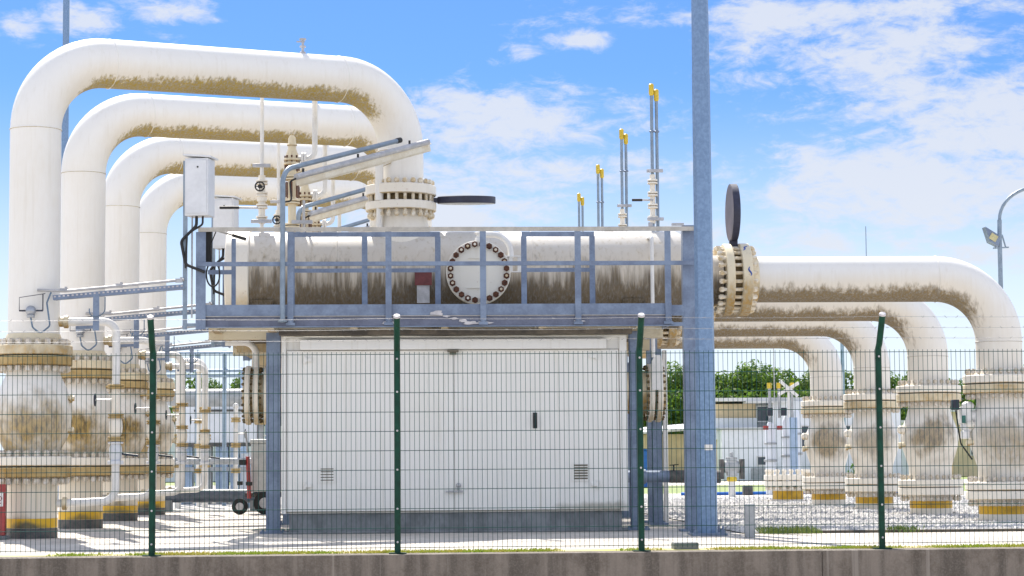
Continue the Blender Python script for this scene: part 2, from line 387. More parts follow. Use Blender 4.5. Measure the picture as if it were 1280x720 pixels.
# gravel stones that read one by one in the near bed
def stones():
    r = np.random.default_rng(3); n = 26000
    y = 27.5 + 26*r.random(n)**1.7; x = 4.4 + (y*.115+.1)*0 + r.random(n)*(5.9 + (y-27.5)*.16)
    oc = np.array([(1,0,0),(-1,0,0),(0,1,0),(0,-1,0),(0,0,1),(0,0,-1)], float)
    fc = np.array([(0,2,4),(2,1,4),(1,3,4),(3,0,4),(2,0,5),(1,2,5),(3,1,5),(0,3,5)])
    s = .018 + .028*r.random(n)
    v = oc[None]*(.7+.6*r.random((n,6,1)))
    a = r.random(n)*6.28; ca, sa = np.cos(a), np.sin(a)
    vx = v[:,:,0]*ca[:,None]-v[:,:,1]*sa[:,None]; vy = v[:,:,0]*sa[:,None]+v[:,:,1]*ca[:,None]
    V = np.stack([vx*s[:,None]*1.2+x[:,None], vy*s[:,None]*1.2+y[:,None], v[:,:,2]*s[:,None]*.85+.006+.010*r.random((n,1))], 2).reshape(-1,3)
    Fc = (fc[None]+6*np.arange(n)[:,None,None]).reshape(-1,3)
    me = bpy.data.meshes.new('gravel_stones'); me.from_pydata(V.tolist(), [], Fc.tolist()); me.materials.append(M['stone']); me.update()
    o = bpy.data.objects.new('gravel_stones', me); COL.objects.link(o)
    tag(o, 'loose pale grey gravel around the pipe feet on the right', 'gravel', kind='stuff')
stones()
def blades(name, label, spots, m, hmin, hmax):
    b = MB()
    for x, y, z in spots:
        h = hmin + (hmax-hmin)*rnd.random()**2; a = rnd.random()*6.28; wv = .004+.004*rnd.random()
        dx, dy = cos(a)*wv, sin(a)*wv; lx, ly = (rnd.random()-.5)*h*.9, (rnd.random()-.5)*h*.9
        b.add([(x-dx, y-dy, z), (x+dx, y+dy, z), (x+lx*.4+dx*.7, y+ly*.4+dy*.7, z+h*.6), (x+lx, y+ly, z+h)], [(0,1,2), (0,2,3)])
    o = b.build(name, m, flat=True); return tag(o, label, 'grass', kind='stuff')
sp_ = []
for i in range(28000):
    x = -7.5 + 16*rnd.random(); 
    if (sin(x*2.1)+sin(x*5.3+1)+sin(x*.9+2)) + 1.6*rnd.random() > .1: sp_.append((x, 22.46+.34*rnd.random()**1.3, 0))
blades('verge_grass', 'thin yellow-green grass growing along the foot of the green mesh fence', sp_, M['grass'], .012, .040)
sp_ = [(4.55+.75*rnd.random(), 27.0+.9*rnd.random(), .01) for i in range(1500)] + [(6.4+.3*rnd.gauss(0,.4), 27.5+.2*rnd.gauss(0,.5), .01) for i in range(500)]
blades('gravel_weeds', 'low bright green weeds at the front edge of the gravel', sp_, M['lawn'], .03, .10)

b = MB()
xs = [-30, -7.2, 4.33, 15, 30]
for i in range(len(xs)-1): b.bb(xs[i]+.003, xs[i+1]-.003, 22.14, 22.46, -1.6, -.001)
b.bb(-30, 30, 22.155, 22.45, -1.6, -.012); o = b.build('retaining_wall', M['wall'], bevel=.008); tag(o, 'low weathered brown-grey concrete wall carrying the green fence', 'wall')
b = MB(); b.bb(2.86, 3.12, 22.6, 22.85, 0, .075); tag(b.build('concrete_block', M['plinth'], bevel=.008), 'small grey concrete block lying just behind the fence right of the middle', 'block')
# kerb between the apron and the gravel
b = MB()
x = 4.9
while x < 30: b.bb(x, x+.996, 27.36, 27.45, -.05, .035); x += 1.0
tag(b.build('kerb_edging', M['beamrust'], bevel=.006), 'thin dark kerb edging along the front of the gravel bed', 'kerb')

# ------------------------------------------------------------------ fence
FY = 22.34
fence = thing('mesh_fence', (0, FY, 0), 'dark green welded wire mesh fence with angled posts and barbed wire', 'fence')
PX = [-10.06, -7.55, -5.04, -2.53, -.025, 2.49, 5.0, 7.51, 10.02, 12.53]
for px in PX:
    b = MB(); pth = [(px, FY, 0), (px, FY, 2.08), (px, FY-.06, 2.13), (px, FY-.24, 2.42)]
    b.tube(pth, .033, 14); b.bb(px-.09, px+.09, FY-.06, FY+.06, .001, .012)
    p = b.build('post', M['green'], fence)
    d = (Vector(pth[3])-Vector(pth[2])).normalized()
    b = MB(); b.tube([Vector(pth[3])-d*.004, Vector(pth[3])+d*.014, Vector(pth[3])+d*.02], [.036, .036, .030], 14); b.build('cap', M['cap'], p)
    for z in (.12, .46, .86, 1.26, 1.66, 2.0):
        b = MB(); b.ball((px, FY-.033, z), .011, 8); b.build('clip', M['cap'], p)
for i in range(len(PX)-1):
    x0, x1 = PX[i], PX[i+1]; b = MB()
    n = 50
    for k in range(n):
        x = x0 + .03 + k*(2.45/(n-1))
        b.tube([(x, FY+.036, .035), (x+rnd.gauss(0,.0015), FY+.036+rnd.gauss(0,.002), 1.0), (x, FY+.036, 2.075)], .0026, 5)
    for k in range(11):
        z = .06 + k*.199
        for dz in (-.0,): b.tube([(x0+.02, FY+.043, z), (x1-.02, FY+.043, z)], .0039, 5)
    b.build('mesh_panel', M['wire'], fence)
for t in (.22, .58, .95):
    y, z = FY-.06-.18*t, 2.13+.29*t; b = MB()
    pts = []
    for i in range(len(PX)-1):
        for k in range(8):
            f = k/8; pts.append((PX[i]+(PX[i+1]-PX[i])*f, y, z-.012*sin(pi*f)))
    b.tube(pts, .0017, 5)
    x = PX[0]
    while x < PX[-1]:
        for q in (0, 1): 
            a = rnd.random()*6.28; dv = Vector((.012, cos(a)*.012, sin(a)*.012)); c = Vector((x+q*.006, y, z-.006))
            b.tube([c-dv, c+dv], .0011, 4)
        x += .12
    b.build('barbed_wire', M['barb'], fence)

# ------------------------------------------------------------------ studs
STUD = {}
def stud_mesh(L, axis, mat, r=.017, both=True, nr=.031, nh=.034):
    key = (round(L,3), axis, mat, r, nr)
    if key in STUD: return STUD[key]
    b = MB()
    b.lathe([(r, -L/2-.012), (r, L/2+.012)], (0,0,0), axis, 8)
    for s in ((-1, 1) if both else (1,)):
        c0, c1 = s*(L/2-nh), s*(L/2); lo, hi = min(c0,c1), max(c0,c1)
        b.lathe([(nr*.92, lo), (nr, lo+.004), (nr, hi-.006), (nr*.85, hi)], (0,0,0), axis, 6)
    me = bpy.data.meshes.new('bolt'); me.from_pydata([tuple(v) for v in b.v], [], b.f); me.materials.append(M[mat]); me.update()
    STUD[key] = me; return me
def studs(parent, base, c, axis, R, n, L, mat='bolt', ph=0.0, **k):
    me = stud_mesh(L, axis, mat, **k)
    for i in range(n):
        a = 2*pi*(i+.5)/n + ph; x, y = R*cos(a), R*sin(a)
        d = (x, y, 0) if axis == 'z' else ((0, x, y) if axis == 'x' else (y, 0, x))
        o = bpy.data.objects.new('bolt', me); COL.objects.link(o); o.parent = parent
        o.location = Vector(c) + Vector(d) - Vector(base)

# ------------------------------------------------------------------ pressure vessel (horizontal drum)
YR = 31.3; ZD = 3.57; RD = .71
NX = .03
vb = (0, YR, 0)
ves = thing('pressure_vessel', (0, YR, 2.0), 'big dirty white horizontal drum with round bolted manhole cover behind the platform railing', 'vessel', 'horizontal pressure vessels in a row')
vb = ves.location
b = MB()
pr = [(.30,-2.72),(.70,-2.42)]
b.lathe([(RD,-2.14),(RD,-.9),(RD+.004,-.895),(RD+.004,-.88),(RD,-.875),(RD,1.9),(RD+.004,1.905),(RD+.004,1.92),(RD,1.925),(RD,4.02),(.62,4.2),(.42,4.42),(.355,4.58),(.355,4.70)], (0, YR, ZD), 'x', 64)
shell = b.build('drum_shell', M['vessel'], ves)
b = MB(); b.disc((-2.30, YR, ZD), .735, .34, 'x', 56, .015); b.build('end_flange', M['cflange'], ves)
# neck nozzle and its flange
b = MB(); b.lathe([(.50, 4.05), (.42, 4.30), (.385, 4.42), (.385, 4.575)], (NX, YR, 0), 'z', 44, False); b.build('neck_nozzle', M['cflange'], ves)
b = MB(); b.disc((NX, YR, 4.64), .515, .125, 'z', 56, .012); f = b.build('flange', M['cflange'], ves)
b = MB(); b.lathe([(.405,4.70),(.405,4.80)], (NX, YR, 0), 'z', 40); b.build('gasket_ring', M['gapring'], f)
# right hand nozzle flange
b = MB(); b.disc((4.785, YR, ZD), .525, .12, 'x', 56, .012); f = b.build('flange', M['flange'], ves)
b = MB(); b.lathe([(.415,0),(.415,.12)], (4.84, YR, ZD), 'x', 40); b.build('gasket_ring', M['gapring'], f)
# manhole
MX, MY, MZ = 1.11, 30.18, 3.585
b = MB(); b.lathe([(.37, 30.26), (.37, 30.9)], (MX, 0, MZ), 'y', 40); b.build('manhole_nozzle', M['vessel'], ves)
b = MB(); b.disc((MX, 30.245, MZ), .45, .07, 'y', 52, .008); b.disc((MX, MY-.02, MZ), .452, .085, 'y', 52, .01)
b.bar((MX-.14, MY-.072, MZ+.20), (MX+.02, MY-.072, MZ+.20), .015, .012); b.bar((MX-.16, MY-.072, MZ-.22), (MX+.02, MY-.072, MZ-.22), .015, .012)
mh = b.build('manhole_cover', M['mancover'], ves)
me = stud_mesh(.25, 'y', 'rustbolt', r=.024, nr=.046)
me2 = stud_mesh(.262, 'y', 'rustbolt', r=.025, nr=.044)
for i in range(24):
    a = 2*pi*(i+.5)/24; o = bpy.data.objects.new('bolt', me if i % 3 else me2); COL.objects.link(o); o.parent = mh
    o.location = Vector((MX+.395*cos(a), MY+.015, MZ+.395*sin(a))) - vb
tip = MB(); tip.lathe([(.019, -.15), (.019, -.142)], (0,0,0), 'y', 10)
tme = bpy.data.meshes.new('stud_tip'); tme.from_pydata([tuple(v) for v in tip.v], [], tip.f); tme.materials.append(M['stud'])
for i in range(24):
    if i % 5 in (1, 3) or i in (7, 12):
        a = 2*pi*(i+.5)/24; o = bpy.data.objects.new('stud_tip', tme); COL.objects.link(o); o.parent = mh; o.location = Vector((MX+.395*cos(a), MY+.015, MZ+.395*sin(a))) - vb
b = MB(); b.tube([(MX+.01, MY+.06, 3.98), (MX+.01, MY+.06, 4.17)], .035, 12); b.disc((MX+.01, MY+.06, 4.06), .055, .05); b.disc((MX+.01, MY+.06, 4.15), .06, .03)
b.tube(fillet([(MX+.01, MY+.06, 4.13), (MX+.46, MY+.06, 4.13), (MX+.46, MY+.06, 3.80)], .26, 10), .042, 14)
x0, x1, z0, z1, yy = MX+.38, MX+.60, 3.60, 3.82, MY+.06
for p, q in (((x0,yy,z0),(x1,yy,z0)), ((x0,yy,z1),(x1,yy,z1)), ((x0,yy,z0),(x0,yy,z1)), ((x1,yy,z0),(x1,yy,z1))): b.bar(p, q, .09, .016)
b.bar((MX+.46, yy, 3.60), (MX+.46, yy, 3.82), .05, .05); b.bar((x0, yy, 3.71), (x0-.1, yy+.1, 3.71), .05, .05)
b.build('davit_arm', M['white'], ves)
b = MB(); b.bb(.22, .46, 30.38, 30.41, 3.43, 3.63); np_ = b.build('name_plate', M['sign'], ves, bevel=.004)
b = MB(); b.bb(.25, .43, 30.415, 30.435, 3.18, 3.66); b.bb(.27, .41, 30.43, 30.75, 3.22, 3.25); b.build('plate_bracket', M['galvl'], ves, bevel=.003)
# saddles under the drum
for sx in (-1.95, 3.35):
    b = MB(); b.lathe([(RD+.012, -.16), (RD+.012, .16)], (sx, YR, ZD), 'x', 48)
    keep = MB(); 
    b2 = MB()
    for i in range(15):
        a0, a1 = pi+.35+(pi-.7)*i/14-.02, 0
    pts = [pi+.45+(pi-.9)*i/14 for i in range(15)]
    vs_ = []; fs_ = []
    for i, a in enumerate(pts):
        for xx in (sx-.16, sx+.16): vs_ += [(xx, YR+(RD+.02)*cos(a), ZD+(RD+.02)*sin(a)), (xx, YR+(RD+.02)*cos(a), 2.74)]
    for i in range(14):
        q = i*4; r_ = q+4
        fs_ += [(q, r_, r_+1, q+1), (q+2, q+3, r_+3, r_+2), (q, q+2, r_+2, r_)]
    b2.add(vs_, fs_); b2.bb(sx-.2, sx+.2, YR-.68, YR+.68, 2.70, 2.74)
    b2.build('saddle', M['vessel'], ves)
# drain tube in front of the drum
b = MB(); b.tube([(3.60, 30.5, 4.0), (3.60, 30.5, 2.4)], .028, 10); b.tube(fillet([(3.60, 30.5, 4.0), (3.60, 30.5, 4.12), (3.60, 31.0, 4.15)], .08, 5), .028, 10); b.build('drain_tube', M['white'], ves)
# drum stiffener strips behind neck
rows(ves, ['second horizontal drum, directly behind the one with the manhole, end showing under the first deck', 'third horizontal drum in the row, hidden behind two nearer drums', 'rearmost horizontal drum of the row, farthest from the green fence'])

# ------------------------------------------------------------------ left gooseneck pipe
LX, LY = -4.76, 28.4
ZT0, ZT1 = 6.27, 6.47
gp = thing('gooseneck_pipe', (LX, LY, 2.36), 'frontmost and tallest white overhead pipe arching from left flange to drum neck, olive algae underneath', 'pipe', 'white overhead gooseneck pipes')
gb = gp.location
path = fillet([(LX, LY, 2.49), (LX, LY, ZT0), (NX, YR, ZT1), (NX, YR, 4.95)], [.98, .95], 18)
# refine straight legs so the stains and bump have even shading
b = MB(); b.tube(path, .331, 48, caps=False)
for p, ax in (((LX, LY, 5.33), 'z'), ((NX, YR, 5.46), 'z')): b.torus(p, .331, .010, ax, 40, 6)
d = (Vector((NX, YR, ZT1))-Vector((LX, LY, ZT0))).normalized()
for t in (1.02, 4.55):
    c = Vector((LX, LY, ZT0)) + d*t; b.tube([c-d*.007, c, c+d*.007], [.331, .340, .331], 40, False)
pipe = b.build('pipe_run', M['pipe'], gp)
b = MB(); b.lathe([(.34, 2.64), (.365, 2.58), (.38, 2.49), (.38, 2.48)], (LX, LY, 0), 'z', 40, False, False); b.disc((LX, LY, 2.425), .50, .13, 'z', 56, .012)
f = b.build('flange', M['flange'], gp); studs(f, gb, (LX, LY, 2.355), 'z', .43, 22, .41, nr=.045, nh=.07, r=.022)
b = MB(); b.disc((NX, YR, 4.875), .515, .145, 'z', 56, .012); b.lathe([(.385, 4.95), (.34, 5.02)], (NX, YR, 0), 'z', 40, False, False)
f = b.build('flange', M['cflange'], gp); studs(f, gb, (NX, YR, 4.75), 'z', .455, 24, .53, 'stud', r=.024, nr=.038, nh=.05)
b = MB(); c = Vector((LX, LY, ZT0)) + d*3.98; zt = c.z+.325
b.lathe([(.045, 0), (.045, .03), (.02, .04), (.02, .10), (.045, .10), (.045, .12), (.018, .125), (.018, .2), (.05, .205), (.05, .225)], (c.x, c.y, zt), 'z', 12)
b.bar((c.x-.09, c.y, zt+.18), (c.x+.03, c.y, zt+.18), .012, .02); b.build('vent_fitting', M['galvl'], gp)
rows(gp, ['second white overhead pipe arch, just inside and behind the tallest one', 'third white overhead pipe arch counted back from the tallest one', 'rearmost and lowest-looking white overhead pipe arch at left, its vertical leg rust streaked'])

# ------------------------------------------------------------------ blind plates
b = MB()
def blind(name, label, c, axis, conn):
    t = thing(name, c, label, 'blind plate', 'round swing-out blind plates')
    b = MB(); b.disc(c, .425, .10, axis, 64, .006); pl = b.build('disc', M['blindrim'], t)
    b = MB()
    for s in (-1, 1):
        o_ = Vector((0,0,.0505*s)) if axis == 'z' else Vector((.0505*s,0,0))
        b.lathe([(.412, 0), (.412, .0015*s)], Vector(c)+o_, axis, 64)
    b.build('face', M['maroon'] if axis == 'x' else M['bggrey'], t)  # flat plate's faces paler: bounce light put into the colour
    b = MB(); b.bar(conn[0], conn[1], .12 if axis == 'z' else .07, .07 if axis == 'z' else .12, (0,0,1) if axis == 'z' else (1,0,0)); b.build('web', M['blindrim'], t, bevel=.004)
    if axis == 'z': t.rotation_euler = (radians(4.5), 0, 0)
    return t
blind('blind_plate', 'flat round dark plate jutting sideways from the neck flange above the railing', (.985, YR, 4.745), 'z', ((.45, YR, 4.745), (.58, YR, 4.745)))
blind('blind_plate', 'upright round maroon plate standing on the big flange right of the tall steel pole', (4.895, YR, 4.555), 'x', ((4.895, YR, 4.0), (4.895, YR, 4.15)))

# ------------------------------------------------------------------ ball valves left and right
def nflange(parent, base, c, R, t, mat, n=56): 
    b = MB(); b.disc(c, R, t, 'z', n, .012); return b.build('flange', mat, parent)
lv = thing('ball_valve', (LX, LY, 0), 'front big ball valve at the left edge, dark brown patch on its belly', 'valve', 'big ball valves under the gooseneck pipes')
vbb = lv.location
b = MB(); b.lathe([(.35, 2.24), (.35, 2.10), (.39, 2.02), (.45, 1.88), (.492, 1.70), (.50, 1.57), (.485, 1.42), (.435, 1.27), (.37, 1.15), (.35, 1.08), (.35, 1.04)], (LX, LY, 0), 'z', 52)
body = b.build('valve_body', M['body'], lv)
f = nflange(lv, vbb, (LX, LY, 2.285), .50, .12, M['rustfl']); b = MB(); b.lathe([(.47, 2.344), (.47, 2.362)], (LX, LY, 0), 'z', 40); b.build('gasket_ring', M['gap'], f)
f = nflange(lv, vbb, (LX, LY, .99), .50, .12, M['cflange']); studs(f, vbb, (LX, LY, .91), 'z', .43, 22, .42, nr=.043, nh=.07, r=.022)
b = MB(); b.lathe([(.47, .912), (.47, .932)], (LX, LY, 0), 'z', 40); b.build('gasket_ring', M['gap'], f)
nflange(lv, vbb, (LX, LY, .845), .50, .13, M['rustfl'])
b = MB(); b.lathe([(.325, .0), (.325, .66), (.36, .72), (.37, .79)], (LX, LY, 0), 'z', 48)
st = b.build('stub_pipe', M['stub'], lv)
b = MB(); b.lathe([(.3285, .135), (.3285, .255)], (LX, LY, 0), 'z', 48, False, False); b.build('yellow_band', M['yellow2'], st)
b = MB(); b.lathe([(.3295, 0), (.3295, .13)], (LX, LY, 0), 'z', 48, False, False); b.build('dark_foot', M['bit'], st)  # dark ring around the foot of the stub pipe
for sgn in (1,):
    b = MB(); b.tube([(LX+.40*sgn, LY-.05, 1.80), (LX+.54*sgn, LY-.05, 1.80)], .035, 10); b.disc((LX+.5*sgn, LY-.05, 1.80), .06, .03, 'x', 16); b.build('drain_nipple', M['flange'], lv)
    b = MB(); b.tube([(LX+.40*sgn, LY-.05, 1.38), (LX+.54*sgn, LY-.05, 1.38)], .03, 10); b.disc((LX+.52*sgn, LY-.05, 1.38), .05, .03, 'x', 16); b.build('drain_nipple', M['flange'], lv)
rows(lv, ['second big ball valve at left, yellow-brown stained, behind the front one', 'third big ball valve at left, brown lower half, left of the second green fence post', 'rearmost big ball valve at left, right behind the second green fence post'])

RX = 8.80; YV = 31.3
rv = thing('ball_valve', (RX, YV, 0), 'big dusty white ball valve at the right edge, nearest the fence, brown stained front', 'valve', 'big ball valves under the right-hand pipes')
vbb = rv.location
b = MB(); b.lathe([(.345, 1.90), (.345, 1.76), (.368, 1.65), (.42, 1.52), (.465, 1.39), (.478, 1.28), (.455, 1.13), (.39, .93), (.352, .81), (.348, .58)], (RX, YV, 0), 'z', 52); b.build('valve_body', M['rbody'], rv)
f = nflange(rv, vbb, (RX, YV, 1.945), .535, .13, M['flange']); b = MB(); b.lathe([(.50, 2.008), (.50, 2.026)], (RX, YV, 0), 'z', 40); b.build('gasket_ring', M['gap'], f)
f = nflange(rv, vbb, (RX, YV, .535), .535, .12, M['cflange']); studs(f, vbb, (RX, YV, .46), 'z', .47, 26, .41, nr=.036, nh=.055)
b = MB(); b.lathe([(.50, .462), (.50, .478)], (RX, YV, 0), 'z', 40); b.build('gasket_ring', M['gap'], f)
b = MB(); b.disc((RX, YV, .40), .535, .125, 'z', 56, .012); b.lathe([(.345, .0), (.345, .25), (.38, .33), (.38, .35)], (RX, YV, 0), 'z', 48); st = b.build('stub_pipe', M['cflange'], rv)
b = MB(); b.lathe([(.3485, .125), (.3485, .245)], (RX, YV, 0), 'z', 48, False, False); b.build('yellow_band', M['yellow'], st)
b = MB(); b.tube([(RX-.40, YV-.1, 1.42), (RX-.50, YV-.1, 1.42)], .05, 12); b.ball((RX-.50, YV-.1, 1.42), .07, 10); b.disc((RX-.46, YV-.1, 1.42), .075, .03, 'x', 14); b.build('drain_nipple', M['cflange'], rv)
b = MB(); b.tube([(RX-.40, YV-.1, 1.18), (RX-.52, YV-.1, 1.16)], .04, 12); b.disc((RX-.52, YV-.1, 1.16), .055, .05, 'x', 12); b.build('drain_nipple', M['flange'], rv)
b = MB(); b.box((RX+.02, YV+.62, 1.35), (.22, .4, .3)); b.tube([(RX, YV+.3, 1.3), (RX, YV+.6, 1.3)], .09, 14); b.build('gear_box', M['white'], rv, bevel=.03)
RVROOT = rv
rows(rv, ['second big ball valve from the right edge, just right of the rightmost fence post', 'third big ball valve at right, just left of the rightmost fence post', 'rearmost big ball valve at right, beside the capped stub'])

# capped stub at the very end of the right row
cs = thing('capped_stub', (RX-.05, 48.6, 0), 'short capped pipe stub with scalloped bolt ring, left of the rearmost right valve', 'pipe stub')
b = MB(); b.lathe([(.345, 0), (.345, .3), (.38, .34)], cs.location, 'z', 40); st = b.build('stub_pipe', M['cflange'], cs)
b = MB(); b.lathe([(.349, .06), (.349, .25)], cs.location, 'z', 40, False, False); b.build('yellow_band', M['yellow'], st)
b = MB(); b.disc(cs.location+Vector((0,0,.41)), .535, .12); b.disc(cs.location+Vector((0,0,.55)), .535, .12); f = b.build('blind_flange', M['cflange'], cs)
studs(f, cs.location, cs.location+Vector((0,0,.50)), 'z', .46, 18, .44, 'cflange', r=.04, nr=.055, nh=.05)

# ------------------------------------------------------------------ right elbow pipe
rp = thing('elbow_pipe', (5.1, YR, ZD), 'nearest long white pipe at right running from the round maroon plate and bending down', 'pipe', 'white pipes bending down at right')
rb = rp.location
b = MB(); pth = fillet([(5.08, YR, ZD), (RX, YR, ZD), (RX, YR, 2.14)], .93, 18)
pp = [pth[0]] + [pth[0].lerp(pth[1], i/6) for i in range(1, 6)] + pth[1:]
b.tube(pp, .336, 48, False); b.torus((7.87, YR, ZD), .336, .009, 'x', 40, 6); b.torus((RX, YR, ZD-.93), .336, .008, 'z', 40, 6)
b.build('pipe_run', M['rpipe'], rp)
b = MB(); b.disc((5.03, YR, ZD), .53, .145, 'x', 56, .012); b.lathe([(.40, 5.10), (.342, 5.22)], (0, YR, ZD), 'x', 40, False, False); f = b.build('flange', M['flange'], rp)
studs(f, rb, (4.895, YR, ZD), 'x', .46, 24, .54, 'stud', r=.026, nr=.04, nh=.06)
for a0, a1, x0, x1 in ((.85, 1.08, 4.98, 5.05), (.02, .28, 5.06, 5.04)):
    b = MB(); pts = []
    for i in range(9):
        t = i/8; a = a0+(a1-a0)*t; x = x0+(x1-x0)*t + .014*sin(t*7); pts.append((x, YR-.531*cos(a), ZD+.531*sin(a)))
    b.tube(pts, [.004+.010*sin(pi*i/8) for i in range(9)], 6); b.build('paint_mark', M['mark'], f)
b = MB(); b.disc((RX, YV, 2.087), .535, .12, 'z', 56, .012); b.lathe([(.385, 2.14), (.342, 2.24)], (RX, YV, 0), 'z', 40, False, False); f = b.build('flange', M['cflange'], rp)
studs(f, rb, (RX, YV, 2.02), 'z', .47, 26, .42, nr=.036, nh=.055)
rows(rp, ['second long white pipe at right, directly below and behind the nearest one', 'third white pipe bending down at right, counted from the nearest', 'rearmost white pipe bending down at right, ending above the sheds'])

# ------------------------------------------------------------------ access platform
pf = thing('access_platform', (0, 28.5, 0), 'galvanised steel platform with railing in front of the drum, legs beside the kiosk', 'platform', 'galvanised platforms along the drums')
PY = 28.5; XL, XR = -2.64, 3.62
b = MB(); b.bb(XL, XR, PY, PY+.012, 2.872, 3.022); b.bb(XL, XR, PY-.004, PY+.075, 2.722, 2.735)
b.bb(XL, XL+.012, PY+.012, 29.5, 2.735, 3.022); b.bb(XR-.012, XR, PY+.012, 29.5, 2.735, 3.022)
b.build('edge_beam', M['galv'], pf)
b = MB(); b.bb(XL, XR, PY-.014, PY+.05, 2.864, 2.872); b.build('ledge', M['rail'], pf)
b = MB(); b.bb(XL+.012, XR-.012, PY+.014, PY+.03, 2.735, 2.864); b.build('lower_channel', M['galv_shade'], pf)  # darker steel tone stands in for shade under the ledge
b = MB()
y = PY+.07
while y < 29.5: b.bb(XL+.02, XR-.02, y, y+.006, 2.945, 2.975); y += .034
x = XL+.05
while x < XR: b.bb(x, x+.006, PY+.07, 29.5, 2.947, 2.973); x += .12
b.build('grating', M['galv'], pf)
b = MB(); b.bb(-1.59, 3.1, PY+.10, PY+.36, 2.63, 2.70); b.build('front_beam', M['beamrust'], pf)
b = MB()
for x in (-2.45, -1.7, -.6, .6, 1.9, 3.2): b.bb(x-.05, x+.05, PY+.09, 32.0, 2.70, 2.86)
b.bb(XL+.05, XR, 29.5, 29.62, 2.62, 2.86); b.bb(XL+.25, XR+.1, 31.95, 32.1, 2.58, 2.74)
b.build('cross_beams', M['flange'], pf)
for cx, cz, rx, rz in ((.50,2.90,.09,.035),(.62,2.86,.05,.015),(.72,2.83,.06,.015),(.84,2.80,.07,.022),(.95,2.77,.10,.028),(1.12,2.775,.12,.02),(-.14,2.775,.1,.018),(2.37,2.785,.09,.018)):
    b = MB(); vs_ = []
    for i in range(14):
        a = i/14*2*pi; q = .6+.6*rnd.random(); vs_.append((cx+rx*q*cos(a), PY-.0045 if cz > 2.866 or cz < 2.8 else PY-.0047, cz+rz*q*sin(a)))
    b.add([(x, PY-.016, z) for x, y, z in vs_], [tuple(range(14))]); b.build('splash_mark', M['cap'], pf)
b = MB(); b.bb(XL, XR+.3, PY-.045, PY+.02, 4.035, 4.043); b.bb(XL, XR+.3, PY-.05, PY-.042, 3.985, 4.043); b.build('top_rail', M['rail'], pf)
b = MB(); b.bb(XL, XR+.3, PY-.05, PY-.042, 3.53, 3.585); b.bb(XL, XR+.3, PY-.042, PY-.01, 3.53, 3.538); b.build('mid_rail', M['galv'], pf)
for x in (-1.43, -.14, 1.11, 2.37, 3.57):
    b = MB(); b.bb(x-.04, x+.04, PY-.041, PY-.032, 2.76, 3.984); b.bb(x-.04, x-.032, PY-.032, PY+.0, 2.76, 3.984); b.bb(x-.06, x+.06, PY-.042, PY-.006, 2.745, 2.78)
    b.ball((x-.03, PY-.045, 2.80), .012, 8); b.ball((x+.03, PY-.045, 2.80), .012, 8); b.build('rail_post', M['galv'], pf)
b = MB(); b.bb(XL-.03, XL+.10, PY-.03, PY-.02, 2.70, 3.984); b.bb(XL-.03, XL-.02, PY-.02, PY+.08, 2.70, 3.984); b.build('end_post', M['galv'], pf)
IY = 29.46
for x0, x1 in ((-1.49, .56), (1.68, 2.68)):
    b = MB(); b.bb(x0, x1, IY, IY+.01, 4.02, 4.085); b.bb(x0, x1, IY, IY+.01, 3.53, 3.585)
    xs = [x0+.03, x1-.03] + ([x0+1.02] if x1-x0 > 1.5 else [])
    for x in xs: b.bb(x-.038, x+.038, IY-.009, IY-.001, 2.98, 4.02)
    b.build('inner_guard_rail', M['galv'], pf)
b = MB(); b.bb(-2.6, -2.25, IY, IY+.01, 3.51, 3.57); b.bb(-2.28, -2.22, IY-.009, IY-.001, 2.98, 4.0); b.build('inner_guard_rail', M['galv'], pf)
b = MB(); b.bb(XL+1.05, .3, IY+.012, IY+.02, 2.98, 3.08); b.bb(2.7, 3.6, IY+.012, IY+.02, 2.98, 3.08); b.build('toe_board', M['galv'], pf)
for x, w_ in ((-1.70, .19), (3.21, .16)):
    b = MB(); yy = 29.33
    b.bb(x-w_/2, x+w_/2, yy-.08, yy-.068, .02, 2.70); b.bb(x-w_/2, x+w_/2, yy+.068, yy+.08, .02, 2.70); b.bb(x-.006, x+.006, yy-.068, yy+.068, .02, 2.70)
    b.bb(x-w_/2-.08, x+w_/2+.08, yy-.16, yy+.16, .002, .03)
    for dx in (-1, 1): b.lathe([(.02,.03),(.02,.06)], (x+dx*(w_/2+.04), yy-.11, 0), 'z', 6)
    b.build('leg', M['galv'], pf)
# right corner column and rear column
b = MB(); x, yy = 3.86, 28.55
b.bb(x-.08, x+.08, yy-.01, yy+.0, .02, 4.07); b.bb(x-.08, x-.07, yy, yy+.14, .02, 4.07); b.bb(x-.08, x+.08, yy+.14, yy+.15, .02, 4.07); b.bb(x-.16, x+.16, yy-.08, yy+.2, .002, .03); b.build('leg', M['galv'], pf)
b = MB(); x, yy = 3.80, 31.7
b.bb(x-.09, x+.05, yy-.08, yy-.07, .02, 2.58); b.bb(x-.09, x+.05, yy+.07, yy+.08, .02, 2.58); b.bb(x-.026, x-.014, yy-.07, yy+.07, .02, 2.58); b.bb(x-.16, x+.12, yy-.14, yy+.14, .002, .03); lg = b.build('leg', M['galv'], pf)
b = MB(); b.bb(x+.06, x+.13, yy-.1, yy-.04, .05, 2.56); b.build('downpipe', M['white'], lg, bevel=.01)
b = MB(); b.bb(XR-.05, 3.78, PY+.02, PY+.06, 2.86, 3.0); b.bb(XR-.05, 3.78, PY+.02, PY+.05, 2.72, 2.77); b.build('corner_bracket', M['galv'], pf)
b = MB(); b.box((3.71, PY-.02, 4.075), (.16, .06, .03)); b.lathe([(.03,0),(.03,.06)], (3.35, PY, 4.043), 'z', 10); b.build('rail_fittings', M['galvl'], pf)
